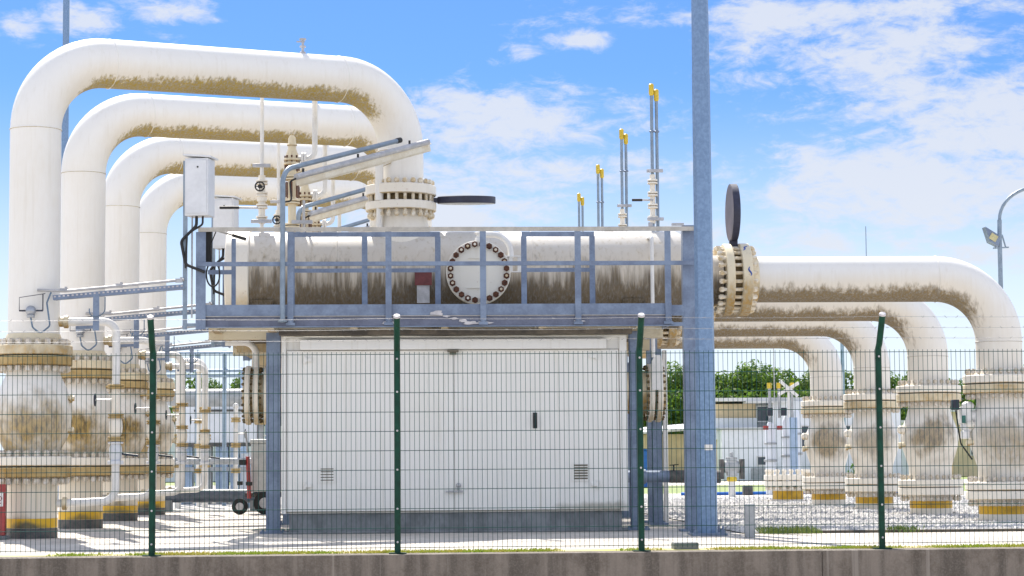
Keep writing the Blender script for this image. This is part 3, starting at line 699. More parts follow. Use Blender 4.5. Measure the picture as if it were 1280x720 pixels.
# handle with black grip hooked over the left end of the rail
b = MB(); b.tube([(-2.45, PY+.1, 4.03), (-2.1, PY+.05, 3.92)], .014, 8); lv_ = b.build('lever', M['galvl'], pf)
b = MB(); b.tube([(-2.2, PY+.065, 3.951), (-2.02, PY+.04, 3.895)], .022, 8); b.build('grip', M['black'], lv_)
rows(pf, ['second galvanised platform, blue-grey deck edge showing below the first platform at left', 'third galvanised platform counted from the fence, hidden behind two others', 'rearmost galvanised platform of the row'])

# ------------------------------------------------------------------ kiosk under the platform
ks = thing('kiosk', (.75, 28.9, 0), 'cream ribbed steel kiosk with double doors standing below the steel platform', 'kiosk')
KX0, KX1, KY = -1.57, 3.05, 28.9
b = MB(); b.bb(KX0, KX1, KY+.03, KY+2.0, .27, 2.60)
b.bb(KX0, KX0+.06, KY-.02, KY+.03, .27, 2.6); b.bb(KX1-.10, KX1, KY-.02, KY+.03, .27, 2.6); b.bb(KX0, KX1, KY-.03, KY+2.02, 2.60, 2.62)
b.build('housing', M['cont'], ks, bevel=.004)
b = MB(); b.bb(KX0+.1, KX1-.08, KY+.06, KY+1.95, .0, .27); b.bb(KX0+.02, KX1, KY+.0, KY+2, .0, .03); b.build('plinth', M['plinth'], ks, bevel=.01)
b = MB(); b.bb(-1.32, 2.77, KY-.10, KY+.0, 2.44, 2.575); b.build('shutter_box', M['cont'], ks, bevel=.008)
def ribs(x0, x1, z0, z1, y):
    b = MB(); n = round((x1-x0)/.115); w_ = (x1-x0)/n
    prof = []
    for i in range(n):
        a = x0+i*w_
        prof += [(a, y), (a+w_*.90, y), (a+w_*.93, y+.005), (a+w_*.97, y+.005)]
    prof.append((x1, y))
    vs_ = [(px, py, z) for px, py in prof for z in (z0, z1)]
    b.add(vs_, [(2*i, 2*i+2, 2*i+3, 2*i+1) for i in range(len(prof)-1)])
    b.bb(x0, x1, y+.02, y+.03, z0, z1); return b
mid = .73
for x0, x1 in ((KX0+.07, mid-.002), (mid+.004, KX1-.11)):
    dr = ribs(x0, x1, .30, 2.43, KY-.005).build('door', M['cont'], ks)
    if x0 < 0:
        for z in (2.31, .64):
            b = MB(); b.box((-1.22, KY-.02, z), (.10, .05, .05)); b.lathe([(.02,-.05),(.02,.05)], (-1.26, KY-.03, z), 'z', 10); b.build('hinge', M['cont'], dr, bevel=.004)
        b = MB()
        for i in range(5): b.box((-.965, KY-.024, .712+.037*i), (.17, .006, .012))
        gr = b.build('vent_grille', M['louvre'], dr); b = MB(); b.bb(-1.07, -.86, KY-.0215, KY-.0115, .68, .90); b.build('grille_frame', M['cont'], gr)
    else:
        for z in (2.34, .63):
            b = MB(); b.box((2.60, KY-.02, z), (.10, .05, .05)); b.lathe([(.02,-.05),(.02,.05)], (2.64, KY-.03, z), 'z', 10); b.build('hinge', M['cont'], dr, bevel=.004)
        b = MB()
        for i in range(6): b.box((2.415, KY-.024, .708+.035*i), (.185, .006, .021))
        gr = b.build('vent_grille', M['louvre'], dr); b = MB(); b.bb(2.30, 2.53, KY-.0215, KY-.0115, .675, .905); b.build('grille_frame', M['cont'], gr)
        b = MB(); b.bb(1.78, 1.835, KY-.045, KY-.012, 1.38, 1.59); b.bb(1.792, 1.823, KY-.07, KY-.045, 1.40, 1.53); b.build('handle', M['black'], dr, bevel=.006)
b = MB(); b.bb(.64, .79, KY-.12, KY-.03, 2.405, 2.436); b.bb(.67, .76, KY-.05, KY-.012, 2.37, 2.405); b.build('door_catch', M['louvre'], ks, bevel=.004)
b = MB(); b.bb(.61, .84, KY-.05, KY-.012, .535, .56); b.tube([(.78, KY-.035, .56), (.78, KY-.035, .62)], .02, 8); b.ball((.78, KY-.035, .63), .034, 10); b.build('door_catch', M['galvl'], ks)
b = MB(); b.bb(KX0+.065, KX1-.105, KY+.012, KY+.02, .28, 2.44); b.build('door_seal', M['contgap'], ks)

# ------------------------------------------------------------------ bypass line behind the kiosk
bl = thing('bypass_line', (.8, 31.3, 0), 'horizontal bypass pipe with bolted flange pairs sticking out either side of the kiosk', 'pipe')
ZB = 1.92
b = MB(); b.lathe([(.30,-2.24),(.30,3.84)], (0, YR, ZB), 'x', 40); b.build('pipe_run', M['flange'], bl)
for c in (-2.17, -2.05, -1.90, 3.63, 3.75):
    b = MB(); b.disc((c, YR, ZB), .425, .075, 'x', 44, .01); f = b.build('flange', M['cflange'], bl)
for c in (-2.11, 3.69): studs(f, bl.location, (c, YR, ZB), 'x', .385, 24, .26, 'gapring', r=.014, nr=.024)
b = MB(); b.tube(fillet([(-2.06, YR-.1, 2.2), (-2.06, YR-.1, 2.68), (-2.5, YR-.1, 2.68)], .18, 8), .05, 14); b.build('branch_tube', M['white'], bl)
b = MB()
vs_ = []
for yy in (30.86, 30.90):
    vs_ += [(3.62, yy, 1.95), (3.78, yy, 1.95), (3.78, yy, 2.36), (3.74, yy, 2.45), (3.67, yy, 2.45), (3.62, yy, 2.36)]
b.add(vs_, [(0,1,2,3,4,5), (11,10,9,8,7,6)] + [(i, (i+1) % 6 + 0, (i+1) % 6 + 6, i+6) for i in range(6)]); b.build('lifting_lug', M['white'], bl)
for x in (-1.2, 2.9):
    b = MB(); b.bb(x-.1, x+.1, YR-.15, YR+.15, 0, 1.66); b.build('support', M['galv'], bl)
lp = thing('low_pipe', (4.1, 31.0, 0), 'grey-blue low horizontal pipe between the kiosk and the tall pole', 'pipe')
b = MB(); b.tube([(2.0, 30.96, .72), (3.86, 30.96, .71)], .085, 20); b.disc((3.5, 30.96, .712), .105, .05, 'x', 20); b.build('pipe_run', M['galv'], lp)
b = MB(); b.tube([(3.86, 30.96, .71), (4.6, 30.96, .70)], .092, 20); b.build('sleeve', M['bit'], lp)
b = MB(); b.bb(4.3, 4.36, 30.92, 31.0, .0, .62); b.build('support', M['galv'], lp)
b = MB(); b.tube([(3.92, 30.9, .79), (3.92, 30.9, .87)], .012, 8); b.bar((3.86, 30.9, .87), (3.99, 30.9, .88), .02, .015); b.build('tap', M['black'], lp)

# ------------------------------------------------------------------ tall pole with base, control cabinet
tp = thing('lamp_post', (3.84, 27.0, 0), 'thick galvanised eight-sided steel mast right of the platform, running out of the top', 'mast')
b = MB(); b.lathe([(.128, .03), (.118, 3.2), (.115, 5.82), (.112, 5.83), (.086, 12)], (3.84, 27.0, 0), 'z', 8); o = b.build('shaft', M['pole'], tp); 
b = MB(); b.bb(3.62, 4.06, 26.78, 27.22, .002, .03)
for dx in (-1,1):
    for dy in (-1,1): b.lathe([(.03,.03),(.03,.07)], (3.84+dx*.17, 27+dy*.17, 0), 'z', 6); b.lathe([(.014,.07),(.014,.12)], (3.84+dx*.17, 27+dy*.17, 0), 'z', 6)
b.build('base_plate', M['galv'], tp)
b = MB(); b.bb(3.80, 3.90, 26.868, 26.874, 1.06, 1.13); b.build('sticker', M['white'], tp)

cc = thing('control_cabinet', (-2.62, 28.5, 2.7), 'tall pale steel cabinet with sloping roof on a dark post at the left platform corner', 'cabinet', 'cabinets on the platform corners')
Rz = Matrix.Rotation(radians(-12), 3, 'Z')
b = MB(); c = Vector((-2.625, 28.5, 4.57)); b.box(c, (.32, .30, .76), Rz); bx = b.build('cabinet_box', M['cabinet'], cc, bevel=.008)
b = MB(); b.box(c+Vector((.01,0,.41)), (.38, .36, .022), Rz @ Matrix.Rotation(radians(5), 3, 'Y')); b.build('roof', M['cabinet'], cc, bevel=.003)
b = MB(); b.box(c+Rz@Vector((0,-.156,0)), (.28, .012, .70), Rz); dd = b.build('door', M['cabinet'], cc, bevel=.004)
b = MB(); b.lathe([(.012,-.012),(.012,.0)], c+Rz@Vector((.02,-.162,.26)), 'y', 10); b.build('lock', M['black'], dd)
b = MB(); b.bb(-2.84, -2.785, 28.47, 28.52, 2.70, 4.93); b.bar((-2.8, 28.5, 4.75), (-2.66, 28.5, 4.75), .03, .04); b.bar((-2.8, 28.5, 4.3), (-2.66, 28.5, 4.3), .03, .04); b.bar((-2.8, 28.5, 2.76), (-2.6, 28.5, 2.76), .03, .04); b.build('post', M['conduit'], cc)
b = MB()
b.tube(fillet([(-2.66, 28.45, 4.19), (-2.66, 28.42, 4.06), (-2.86, 28.42, 3.86), (-2.8, 28.42, 3.55), (-2.55, 28.44, 3.45)], .08, 6), .02, 8)
b.tube(fillet([(-2.58, 28.45, 4.19), (-2.58, 28.44, 4.08), (-2.78, 28.4, 3.95), (-2.80, 28.42, 3.5)], .06, 6), .014, 8); b.build('cable_loom', M['black'], cc)
b = MB(); b.tube([(-2.72, 28.47, 4.19), (-2.72, 28.47, 2.85)], .012, 8); b.build('thin_conduit', M['galvl'], cc)
cab2 = copy_tree(cc, None, S, 'smaller-looking pale cabinet just right of and behind the tall pale cabinet')
jb = thing('junction_box', (-2.55, 28.62, 3.5), 'black box behind the left end of the railing with a looped black cable', 'junction box')
b = MB(); b.bb(-2.645, -2.475, 28.6, 28.72, 3.60, 4.06); b.build('casing', M['black'], jb, bevel=.01)
b = MB(); pts = []
for i in range(30):
    a = i/29*2*pi*1.15; pts.append((-2.46+.085*cos(a+1.2)+.012*i/29, 28.58, 3.43+.16*sin(a+1.2)))
b.tube([(-2.56, 28.64, 3.62)] + pts, .011, 8); b.tube(fillet([(-2.42, 28.6, 4.0), (-2.5, 28.6, 3.8), (-2.48, 28.6, 3.58)], .05, 5), .008, 6); b.build('cable_loop', M['black'], jb)

# ------------------------------------------------------------------ slanted cable ladders over the platform
cl_ = thing('cable_support', (-1.53, 28.4, 2.78), 'bent grey conduit with sloping cream tray rising from front rail to neck flange', 'cable tray', 'sloping cable trays up to the pipe necks')
e0 = Vector((-1.53, 28.4, 2.78)); e1 = Vector((-1.53, 28.42, 4.80)); e2 = Vector((-.02, 30.5, 5.50))
b = MB(); b.tube(fillet([e0, e1, e2], .25, 10), .035, 14); b.disc(e0+Vector((0,0,.02)), .06, .03, 'z', 14); b.build('conduit', M['conduit'], cl_)
b = MB(); b.tube([e2-(e2-e1).normalized()*.02, e2+(e2-e1).normalized()*.08], .04, 10); b.build('conduit_end', M['black'], cl_)
t0 = Vector((-1.36, 28.6, 4.70)); t1 = Vector((.42, 30.75, 5.49)); dv = (t1-t0).normalized()
b = MB(); b.bar(t0, t1, .13, .012); b.bar(t0+Vector((0,-.06,-.045)), t1+Vector((0,-.06,-.045)), .012, .10); b.bar(t0+Vector((.03,.06,-.045)), t1+Vector((.03,.06,-.045)), .012, .10); tr = b.build('tray', M['traycream'], cl_)
b = MB(); b.tube([t0+Vector((0,-.085,.02)), t1+Vector((0,-.085,.02))], .042, 14); b.build('cable_duct', M['galvl'], cl_)
b = MB()
for t in (.05, .45, .85):
    p = t0.lerp(t1, t)+Vector((0,-.08,.05)); b.bar(p, p+Vector((0,0,.06)), .03, .03)
b.tube(fillet([t0+Vector((0,-.08,0)), t0+Vector((-.08,-.08,-.04)), t0+Vector((-.06,-.06,-.3)), t0+Vector((-.18,-.1,-.32))], .04, 5), .012, 8); b.build('clamps', M['black'], cl_)
b = MB(); b.tube([(-.28, 30.95, 4.70), (-.28, 30.95, 5.22)], .06, 14); b.tube([(-.28, 30.95, 5.2), (-.12, 31.0, 5.28)], .03, 8); b.tube([(-.28, 30.95, 4.3), (-.28, 30.95, 4.70)], .045, 14); b.build('tray_stand', M['pipe'], cl_)
rows(cl_, ['second sloping cable tray with bent conduit, below and behind the first one', 'third sloping cable tray, just its grey conduit showing left of the neck flange', 'rearmost sloping cable tray of the row, lost behind the railing'])

# ------------------------------------------------------------------ thin risers and valve stacks on the drum
def valve_stack(b, x, y, z0, z1, r, n, fr, fh=.028):
    b.tube([(x, y, z0), (x, y, z1)], r, 12)
    for i in range(n):
        z = z0 + (z1-z0)*(i+.3)/n; b.disc((x, y, z), fr, fh, 'z', 18, .004); b.disc((x, y, z+fh+.012), fr, fh, 'z', 18, .004)
rs = thing('riser_pipe', (-1.98, YR, 4.2), 'thin white upright riser with small round handwheel valve, left of the bent conduit', 'pipe', 'thin white risers on the drums')
b = MB(); b.tube(fillet([(-1.98, 31.2, 4.2), (-1.98, 31.2, 6.45), (-1.98, 30.2, 6.45)], .1, 6), .028, 12); b.build('riser_tube', M['white'], rs)
b = MB(); valve_stack(b, -1.98, 31.2, 4.4, 5.1, .05, 4, .085); b.tube([(-1.98, 31.2, 4.72), (-1.98, 31.2, 4.84)], .07, 12); vv = b.build('valve', M['cflange'], rs)
b = MB(); b.tube([(-1.98, 31.2, 4.92), (-1.98, 31.04, 4.92)], .015, 8); b.torus((-2.0, 31.04, 4.92), .065, .012, 'y', 20, 6); b.disc((-2.0, 31.04, 4.92), .03, .03, 'y', 10); b.bar((-2.06, 31.04, 4.92), (-1.94, 31.04, 4.92), .012, .012); b.bar((-2.0, 31.04, 4.86), (-2.0, 31.04, 4.98), .012, .012); b.build('handwheel', M['black'], vv)
b = MB(); b.box((-1.98, 31.1, 5.23), (.26, .05, .05)); b.build('bracket', M['galvl'], rs, bevel=.004); b = MB(); b.box((-1.98, 31.1, 4.42), (.3, .05, .05)); b.build('bracket', M['galvl'], rs, bevel=.004)
b = MB(); b.tube([(-1.98, 31.15, 4.62), (-2.55, 31.1, 4.62)], .016, 8); h_ = b.build('lever', M['galvl'], rs); b = MB(); b.tube([(-2.3, 31.1, 4.62), (-2.58, 31.1, 4.62)], .022, 8); b.build('grip', M['black'], h_)
rows(rs, ['second thin white riser with a handwheel, in the gap beside the bent conduit', 'third thin white riser on the drums counted from the fence', 'rearmost thin white riser on the drums'])
rv2 = thing('relief_valve', (-1.55, YR, 4.2), 'rust-stained cream relief valve stack rising behind the bent conduit', 'valve', 'relief valve stacks on the drums')
b = MB(); valve_stack(b, -1.55, YR, 4.25, 5.3, .06, 3, .115); b.tube([(-1.55, YR, 5.2), (-1.55, YR, 5.3), (-1.55, YR, 5.42), (-1.55, YR, 5.5), (-1.55, YR, 5.66), (-1.55, YR, 5.70)], [.075,.10,.09,.06,.055,.03], 16)
b.disc((-1.55, YR, 5.28), .12, .04); b.disc((-1.55, YR, 5.34), .12, .04); b.disc((-1.55, YR, 5.56), .075, .03); b.build('stack', M['flange'], rv2)
for zz in (4.79, 5.18):
    for i in range(8):
        a = i*pi/4; b = MB(); b.lathe([(.012, zz), (.012, zz+.22)], (-1.55+.1*cos(a), YR+.1*sin(a), 0), 'z', 6); b.build('bolt', M['rustbolt'], rv2)
b = MB(); b.tube(fillet([(-1.52, YR, 5.36), (-1.22, YR, 5.36), (-1.22, YR, 6.3)], .12, 8), .04, 14); b.disc((-1.40, YR, 5.36), .09, .035, 'x', 18); b.disc((-1.36, YR, 5.36), .09, .035, 'x', 18); b.tube([(-1.22, YR, 6.2), (-1.22, YR-.35, 6.45)], .04, 12); b.build('outlet_pipe', M['white'], rv2)
b = MB(); b.tube([(-1.38, YR, 4.2), (-1.38, YR, 4.75)], .02, 8); b.box((-1.40, YR-.1, 4.42), (.3, .06, .05)); b.build('bracket', M['galvl'], rv2)
rows(rv2, ['second relief valve stack, between the two bent conduits', 'third relief valve stack on the drums counted from the fence', 'rearmost relief valve stack on the drums'])

# vent pipes with yellow caps
VN = ['nearest', 'second', 'third', 'farthest']
for kk, (dx, zt, yy) in enumerate(((0, 6.42, 31.3), (.075, 6.34, 31.32))):
    vp = thing('vent_pipe', (3.715+dx, yy, 4.2), ('tallest thin grey vent pipe with yellow cap, left one of the pair nearest the mast', 'slightly shorter yellow-capped vent pipe, right one of the pair nearest the mast')[kk], 'vent pipe', 'yellow-capped vent pipes')
    x = 3.715+dx
    b = MB(); b.tube([(x, yy, 4.2), (x, yy, zt-.1)], .024, 12); b.build('vent_tube', M['conduit'], vp)
    b = MB(); b.tube([(x, yy, zt-.13), (x, yy, zt-.10), (x, yy, zt+.035), (x, yy, zt+.05)], [.026, .038, .038, .02], 12); b.build('cap', M['ycap'], vp)
    b = MB(); b.disc((x, yy, 5.76), .04, .025); b.build('clamp', M['galv'], vp)
    if kk == 0:
        b = MB(); valve_stack(b, x, yy, 4.4, 5.12, .04, 4, .075); va = b.build('valve', M['cflange'], vp)
        b = MB(); b.box((x+.03, yy-.06, 5.17), (.24, .05, .045)); b.build('bracket', M['galvl'], vp, bevel=.004); b = MB(); b.box((x+.03, yy-.06, 4.46), (.24, .05, .045)); b.build('bracket', M['galvl'], vp, bevel=.004)
        b = MB(); b.tube([(x, yy-.05, 4.74), (x-.28, yy-.05, 4.74)], .014, 8); h_ = b.build('lever', M['galvl'], va); b = MB(); b.tube([(x-.16, yy-.05, 4.74), (x-.31, yy-.05, 4.74)], .02, 8); b.build('grip', M['black'], h_)
    side = ('left', 'right')[kk]
    rows(vp, ['yellow-capped vent pipe of the second pair from the mast, %s one' % side, 'yellow-capped vent pipe of the third pair from the mast, %s one' % side, 'yellow-capped vent pipe of the shortest-looking pair above the railing, %s one' % side])

# ------------------------------------------------------------------ small bore bypass pipes between the left valves
sb = thing('bypass_pipe', (-3.69, LY, 0), 'front slim white bypass pipe with small valves, right of the left-edge ball valve', 'pipe', 'slim white bypass pipes beside the left valves')
b = MB(); b.tube(fillet([(LX+.30, LY, 2.80), (-3.69, LY, 2.80), (-3.69, LY, .47), (LX+.30, LY, .44)], .17, 8), .052, 16); b.build('pipe_run', M['white'], sb)
b = MB(); b.disc((LX+.42, LY, 2.80), .085, .06, 'x', 18); b.tube([(LX+.3, LY, 2.8), (LX+.42, LY, 2.8)], .065, 12); b.build('tee', M['flange'], sb); b = MB(); b.disc((LX+.42, LY, .44), .085, .06, 'x', 18); b.build('tee', M['flange'], sb)
b = MB(); b.tube([(-3.69, LY, 1.30), (-3.69, LY, 1.36), (-3.69, LY, 1.42), (-3.69, LY, 1.50), (-3.69, LY, 1.56)], [.06,.085,.09,.085,.06], 16); b.tube([(-3.69, LY, 1.25), (-3.69, LY, 1.96)], .0545, 14)
b.build('valve', M['cflange'], sb)
for z in (1.95, 1.57, 1.27):
    b = MB(); b.lathe([(.10,-.03),(.105,-.026),(.105,-.006),(.085,-.005),(.085,.005),(.105,.006),(.105,.026),(.10,.03)], (-3.69, LY, z), 'z', 22); b.build('flange', M['rustfl'], sb)
b = MB(); b.tube([(-3.69, LY, .98), (-3.69, LY, 1.04), (-3.69, LY, 1.10), (-3.69, LY, 1.16), (-3.69, LY, 1.22)], [.06,.08,.085,.08,.06], 16); b.disc((-3.69, LY, 1.22), .10, .026); b.disc((-3.69, LY, .965), .105, .05); b.disc((-3.69, LY-.085, 1.1), .03, .02, 'y', 12); va = b.build('valve', M['cabinet'], sb)
b = MB(); b.tube([(-3.62, LY, 1.08), (-3.4, LY, 1.05)], .016, 8); b.build('lever', M['dblue'], va)
b = MB(); b.tube([(-3.69, LY, 1.78), (-3.96, LY, 1.78)], .014, 8); b.build('valve_stem', M['white'], sb)
b = MB(); b.torus((-3.96, LY, 1.78), .075, .011, 'x', 22, 6); b.bar((-3.96, LY-.07, 1.78), (-3.96, LY+.07, 1.78), .014, .014); b.bar((-3.96, LY, 1.71), (-3.96, LY, 1.85), .014, .014); b.build('handwheel', M['dblue'], sb)
rows(sb, ['second slim white bypass pipe, standing right at the second green fence post', 'third slim white bypass pipe with rusty small flanges, right of the second fence post', 'rearmost slim white bypass pipe with rusty small flanges, left of the trailer'])

# cable trays and temperature sensors on the left
ct = thing('cable_tray', (-2.85, 28.3, 2.7), 'front perforated cable tray reaching from the platform corner to the tallest left pipe', 'cable tray', 'cable trays to the left pipes')
q0, q1 = Vector((-4.46, 28.03, 3.09)), Vector((-2.82, 28.42, 3.26))
b = MB(); b.bar(q0, q1, .006, .062); b.bar(q0+Vector((.01,.05,-.028)), q1+Vector((.01,.05,-.028)), .10, .005); b.bar(q0+Vector((.02,.10,0)), q1+Vector((.02,.10,0)), .006, .062)
nf_ = len(b.f); n = 30; sl_ = b
for i in range(n):
    p = q0.lerp(q1, (i+.5)/n)+Vector((0,-.006,.022)); sl_.bar(p-Vector((.013,0,.012)), p+Vector((.013,0,-.012)), .004, .02)
tro = b.build('tray', M['galv'], ct); tro.data.materials.append(M['cap'])
for i_, p_ in enumerate(tro.data.polygons): p_.material_index = 1 if i_ >= nf_ else 0
b = MB(); b.tube([q0+Vector((-.2,.02,.10)), q0+Vector((.15,.02,.085)), q1+Vector((0,.02,.09))], .018, 10)
for t in (.08, .5, .96):
    p = q0.lerp(q1, t)+Vector((0,.02,.085)); b.box(p, (.09, .05, .05)); b.box(p+Vector((.03,0,.03)), (.03, .03, .03))
b.build('conduit', M['galvl'], ct)
b = MB(); b.bb(-3.96, -3.88, 28.14, 28.15, 2.67, 3.14); b.bb(-3.96, -3.952, 28.15, 28.2, 2.67, 3.14)
for z in np.arange(2.72, 3.1, .07): b.bb(-3.935, -3.905, 28.136, 28.14, z, z+.03)
b.bar((-3.92, 28.2, 2.72), (-4.2, 28.35, 2.72), .04, .04)
b.build('hanger', M['galv'], ct)
b = MB(); b.tube(fillet([(-4.0, 28.1, 2.95), (-4.0, 28.05, 2.78), (-3.8, 28.1, 2.9), (-3.8, 28.1, 3.1)], .08, 5), .008, 6); b.build('hanging_wire', M['cable'], ct)
rows(ct, ['second perforated cable tray at left, ending behind the second gooseneck leg', 'third perforated cable tray at left counted from the top', 'lowest-looking and rearmost perforated cable tray at left'])
ts = thing('temperature_sensor', (-4.74, 28.05, 2.6), 'round steel sensor head with looping blue-grey cable on the frontmost left pipe', 'sensor', 'sensor heads on the left pipes')
b = MB(); b.ball((-4.73, 27.99, 2.92), .07, 16, .95); b.tube([(-4.73, 28.1, 2.91), (-4.73, 27.97, 2.92)], .05, 14); b.lathe([(.05,0),(.055,.03),(.03,.05)], (-4.73, 27.98, 2.83), 'z', 12); b.build('sensor_head', M['steel'], ts)
b = MB(); b.bar((-4.88, 28.0, 2.92), (-4.58, 28.0, 2.92), .02, .02); b.tube([(-4.88, 28.0, 2.92), (-4.88, 28.0, 3.09), (-4.55, 28.0, 3.14)], .005, 6); b.tube([(-4.58, 28.0, 2.92), (-4.58, 28.0, 3.13)], .008, 6); b.build('bracket', M['dblue'], ts)
b = MB(); b.tube(fillet([(-4.73, 27.97, 2.84), (-4.70, 27.95, 2.70), (-4.60, 27.95, 2.62), (-4.48, 27.96, 2.72), (-4.53, 28.0, 3.02), (-4.48, 28.02, 3.16)], .06, 6), .011, 8); b.build('cable', M['cable'], ts)
rows(ts, ['sensor head with looping cable on the second left pipe from the front', 'sensor head with looping cable on the third left pipe', 'sensor head with looping cable on the rearmost left pipe'])

# ROWCOPY
for root, labs in ROWS:
    for k, lab in enumerate(labs): copy_tree(root, None, S*(k+1), lab)

# the nearest right valve alone has its white actuator on the left
b = MB(); b.tube([(RX-.36, YV-.02, 1.55), (RX-.52, YV-.02, 1.55)], .085, 14); b.box((RX-.54, YV, 1.56), (.15, .24, .26)); b.ball((RX-.52, YV-.05, 1.40), .10, 12); b.ball((RX-.50, YV-.05, 1.70), .10, 12, .7); b.lathe([(.07,0),(.07,.12)], (RX-.56, YV-.1, 1.22), 'z', 12); ga = b.build('actuator', M['white'], RVROOT, bevel=.02)
b = MB(); b.box((RX-.68, YV-.02, 1.72), (.10, .14, .15)); b.build('position_box', M['dblue'], ga, bevel=.012)
b = MB(); b.tube(fillet([(RX-.67, YV-.02, 1.64), (RX-.63, YV, 1.35), (RX-.60, YV, 1.15), (RX-.44, YV, .92)], .1, 5), .012, 8); b.build('actuator_cable', M['black'], ga)
b = MB(); b.tube([(RX-.58, YV-.12, 1.45), (RX-.58, YV-.12, 1.56)], .03, 8); b.build('teal_cap', M['teal'], ga)

# ------------------------------------------------------------------ small things on the ground
rpst = thing('fire_hydrant_post', (-5.07, 27.9, 0), 'red metal post with a white sign at the far left edge of the plant', 'post')
b = MB(); b.bb(-5.14, -5.005, 27.85, 27.98, .05, .70); b.build('post_body', M['red'], rpst, bevel=.008)
b = MB(); b.bb(-5.11, -5.03, 27.842, 27.85, .42, .60); pl = b.build('sign_plate', M['white'], rpst)
b = MB(); b.torus((-5.07, 27.841, .52), .024, .005, 'y', 18, 5); b.bb(-5.09, -5.05, 27.837, 27.842, .455, .465); b.build('symbol', M['red'], pl)
b = MB(); b.bb(-5.2, -4.97, 27.8, 28.03, .0, .05); b.build('foot', M['plinth'], rpst, bevel=.008)
b = MB(); b.bb(4.165, 4.275, 26.0, 26.11, 0, .385); b.bb(4.16, 4.28, 25.995, 26.115, .385, .40)
tag(b.build('marker_stub', M['bggrey'], bevel=.012), 'short grey concrete marker stub right of the tall steel mast', 'marker')

# wheeled trailer
tr_ = thing('fire_trailer', (-2.7, 41, 0), 'small grey wheeled trailer with a red drawbar, left of the kiosk', 'trailer')
b = MB(); b.bb(-2.78, -1.6, 40.7, 41.7, .42, 1.32); b.bb(-2.80, -1.58, 40.68, 41.72, 1.32, 1.40); b.build('trailer_box', M['box'], tr_, bevel=.02)
b = MB(); b.bb(-2.9, -1.5, 40.8, 41.6, .32, .40); b.build('chassis', M['bit'], tr_)
for x, y, ra in ((-2.98, 40.7, .15), (-2.52, 40.75, .21), (-1.75, 40.75, .21)):
    b = MB(); b.lathe([(ra*.6,-.06),(ra,-.045),(ra,.045),(ra*.6,.06)], (x, y, ra), 'y', 24); wl = b.build('wheel', M['rubber'], tr_)
    b = MB(); b.disc((x, y-.062, ra), ra*.5, .02, 'y', 16); b.build('rim', M['galvl'], wl)
b = MB(); b.tube([(-2.80, 40.6, .30), (-2.83, 40.55, 1.08)], .038, 12); db = b.build('drawbar', M['red'], tr_); b = MB(); b.tube([(-2.83, 40.55, 1.15), (-2.86, 40.5, 1.55)], .02, 8); b.build('drawbar_handle', M['bggrey'], db)
b = MB(); b.bb(-2.98, -2.86, 40.5, 40.6, .92, 1.02); b.bb(-3.02, -2.92, 40.5, 40.6, .55, .62); b.bb(-2.86, -2.74, 40.5, 40.58, .54, .61); b.build('clamp', M['black'], tr_)

# low beam on the ground at left
gb2 = thing('ground_pipe', (-3.8, 43.5, 0), 'thick dark grey pipe lying low across the yard left of the trailer', 'pipe')
b = MB(); b.tube([(-5.2, 43.5, .33), (-2.4, 43.5, .30)], .135, 20); b.build('pipe_run', M['pipedark'], gb2)
for x in (-4.6, -2.9):
    b = MB(); b.bb(x-.08, x+.08, 43.4, 43.6, 0, .26); b.build('sleeper', M['plinth'], gb2)

# equipment far left
ev = thing('horizontal_tank', (-3.9, 51, 0), 'grey horizontal tank behind the slim bypass pipes at left', 'tank')
b = MB(); b.lathe([(.05,-5.5),(.18,-5.4),(.21,-5.2),(.21,-3.0),(.18,-2.8),(.05,-2.7)], (0, 51, 2.50), 'x', 24); b.build('tank_shell', M['bggrey'], ev)
for x in (-5.1, -3.1): b = MB(); b.bb(x-.05, x+.05, 50.95, 51.05, 0, 2.32); b.build('support', M['rack'], ev)
ec = thing('equipment_cabin', (-4.2, 52, 0), 'pale grey equipment cabin with dark edges and blue panels underneath, left of the trailer', 'cabin')
b = MB(); b.bb(-5.3, -3.35, 52, 53.5, 1.45, 2.42); b.build('cabin_body', M['bgw'], ec, bevel=.02)
b = MB(); b.bb(-5.35, -3.3, 51.98, 53.55, 1.38, 1.45); b.bb(-3.40, -3.34, 51.97, 52.0, 1.45, 2.42); b.bb(-4.9, -3.7, 51.96, 51.99, 2.20, 2.25); b.build('edge_frame', M['bit'], ec)
for x0, x1, m_ in ((-5.3, -4.95, 'bgblue'), (-4.85, -4.5, 'bggrey'), (-4.4, -4.1, 'bgblue'), (-4.05, -3.85, 'bgblue')):
    b = MB(); b.bb(x0, x1, 52.1, 52.6, .02, 1.37); b.build('lower_panel', M[m_], ec, bevel=.01)
b = MB(); b.bb(-3.8, -3.4, 52.2, 53.2, .05, 1.2); b.build('lower_panel', M['bgw'], ec)
b = MB(); b.bb(-5.2, -3.4, 51.9, 51.96, .78, .88); b.build('guard_bar', M['bggrey'], ec)
prk = thing('pipe_rack', (-4.2, 49, 0), 'blue steel pipe rack with three rails behind the left bypass pipes', 'pipe rack')
for z in (3.05, 2.93, 3.45): b = MB(); b.tube([(-6, 49, z), (-2.6, 49, z)], .035, 10); b.build('rail', M['rack'], prk)
for x in (-5.0, -4.55, -3.95): b = MB(); b.bb(x-.045, x+.045, 49.06, 49.15, 0, 3.5); b.build('post', M['rack'], prk)
b = MB(); b.bb(-3.95, -3.75, 54, 54.2, 0, 3.35); tag(b.build('blue_column', M['bgblue'], bevel=.01), 'pale blue steel column right of the rack posts, against the trees', 'column')
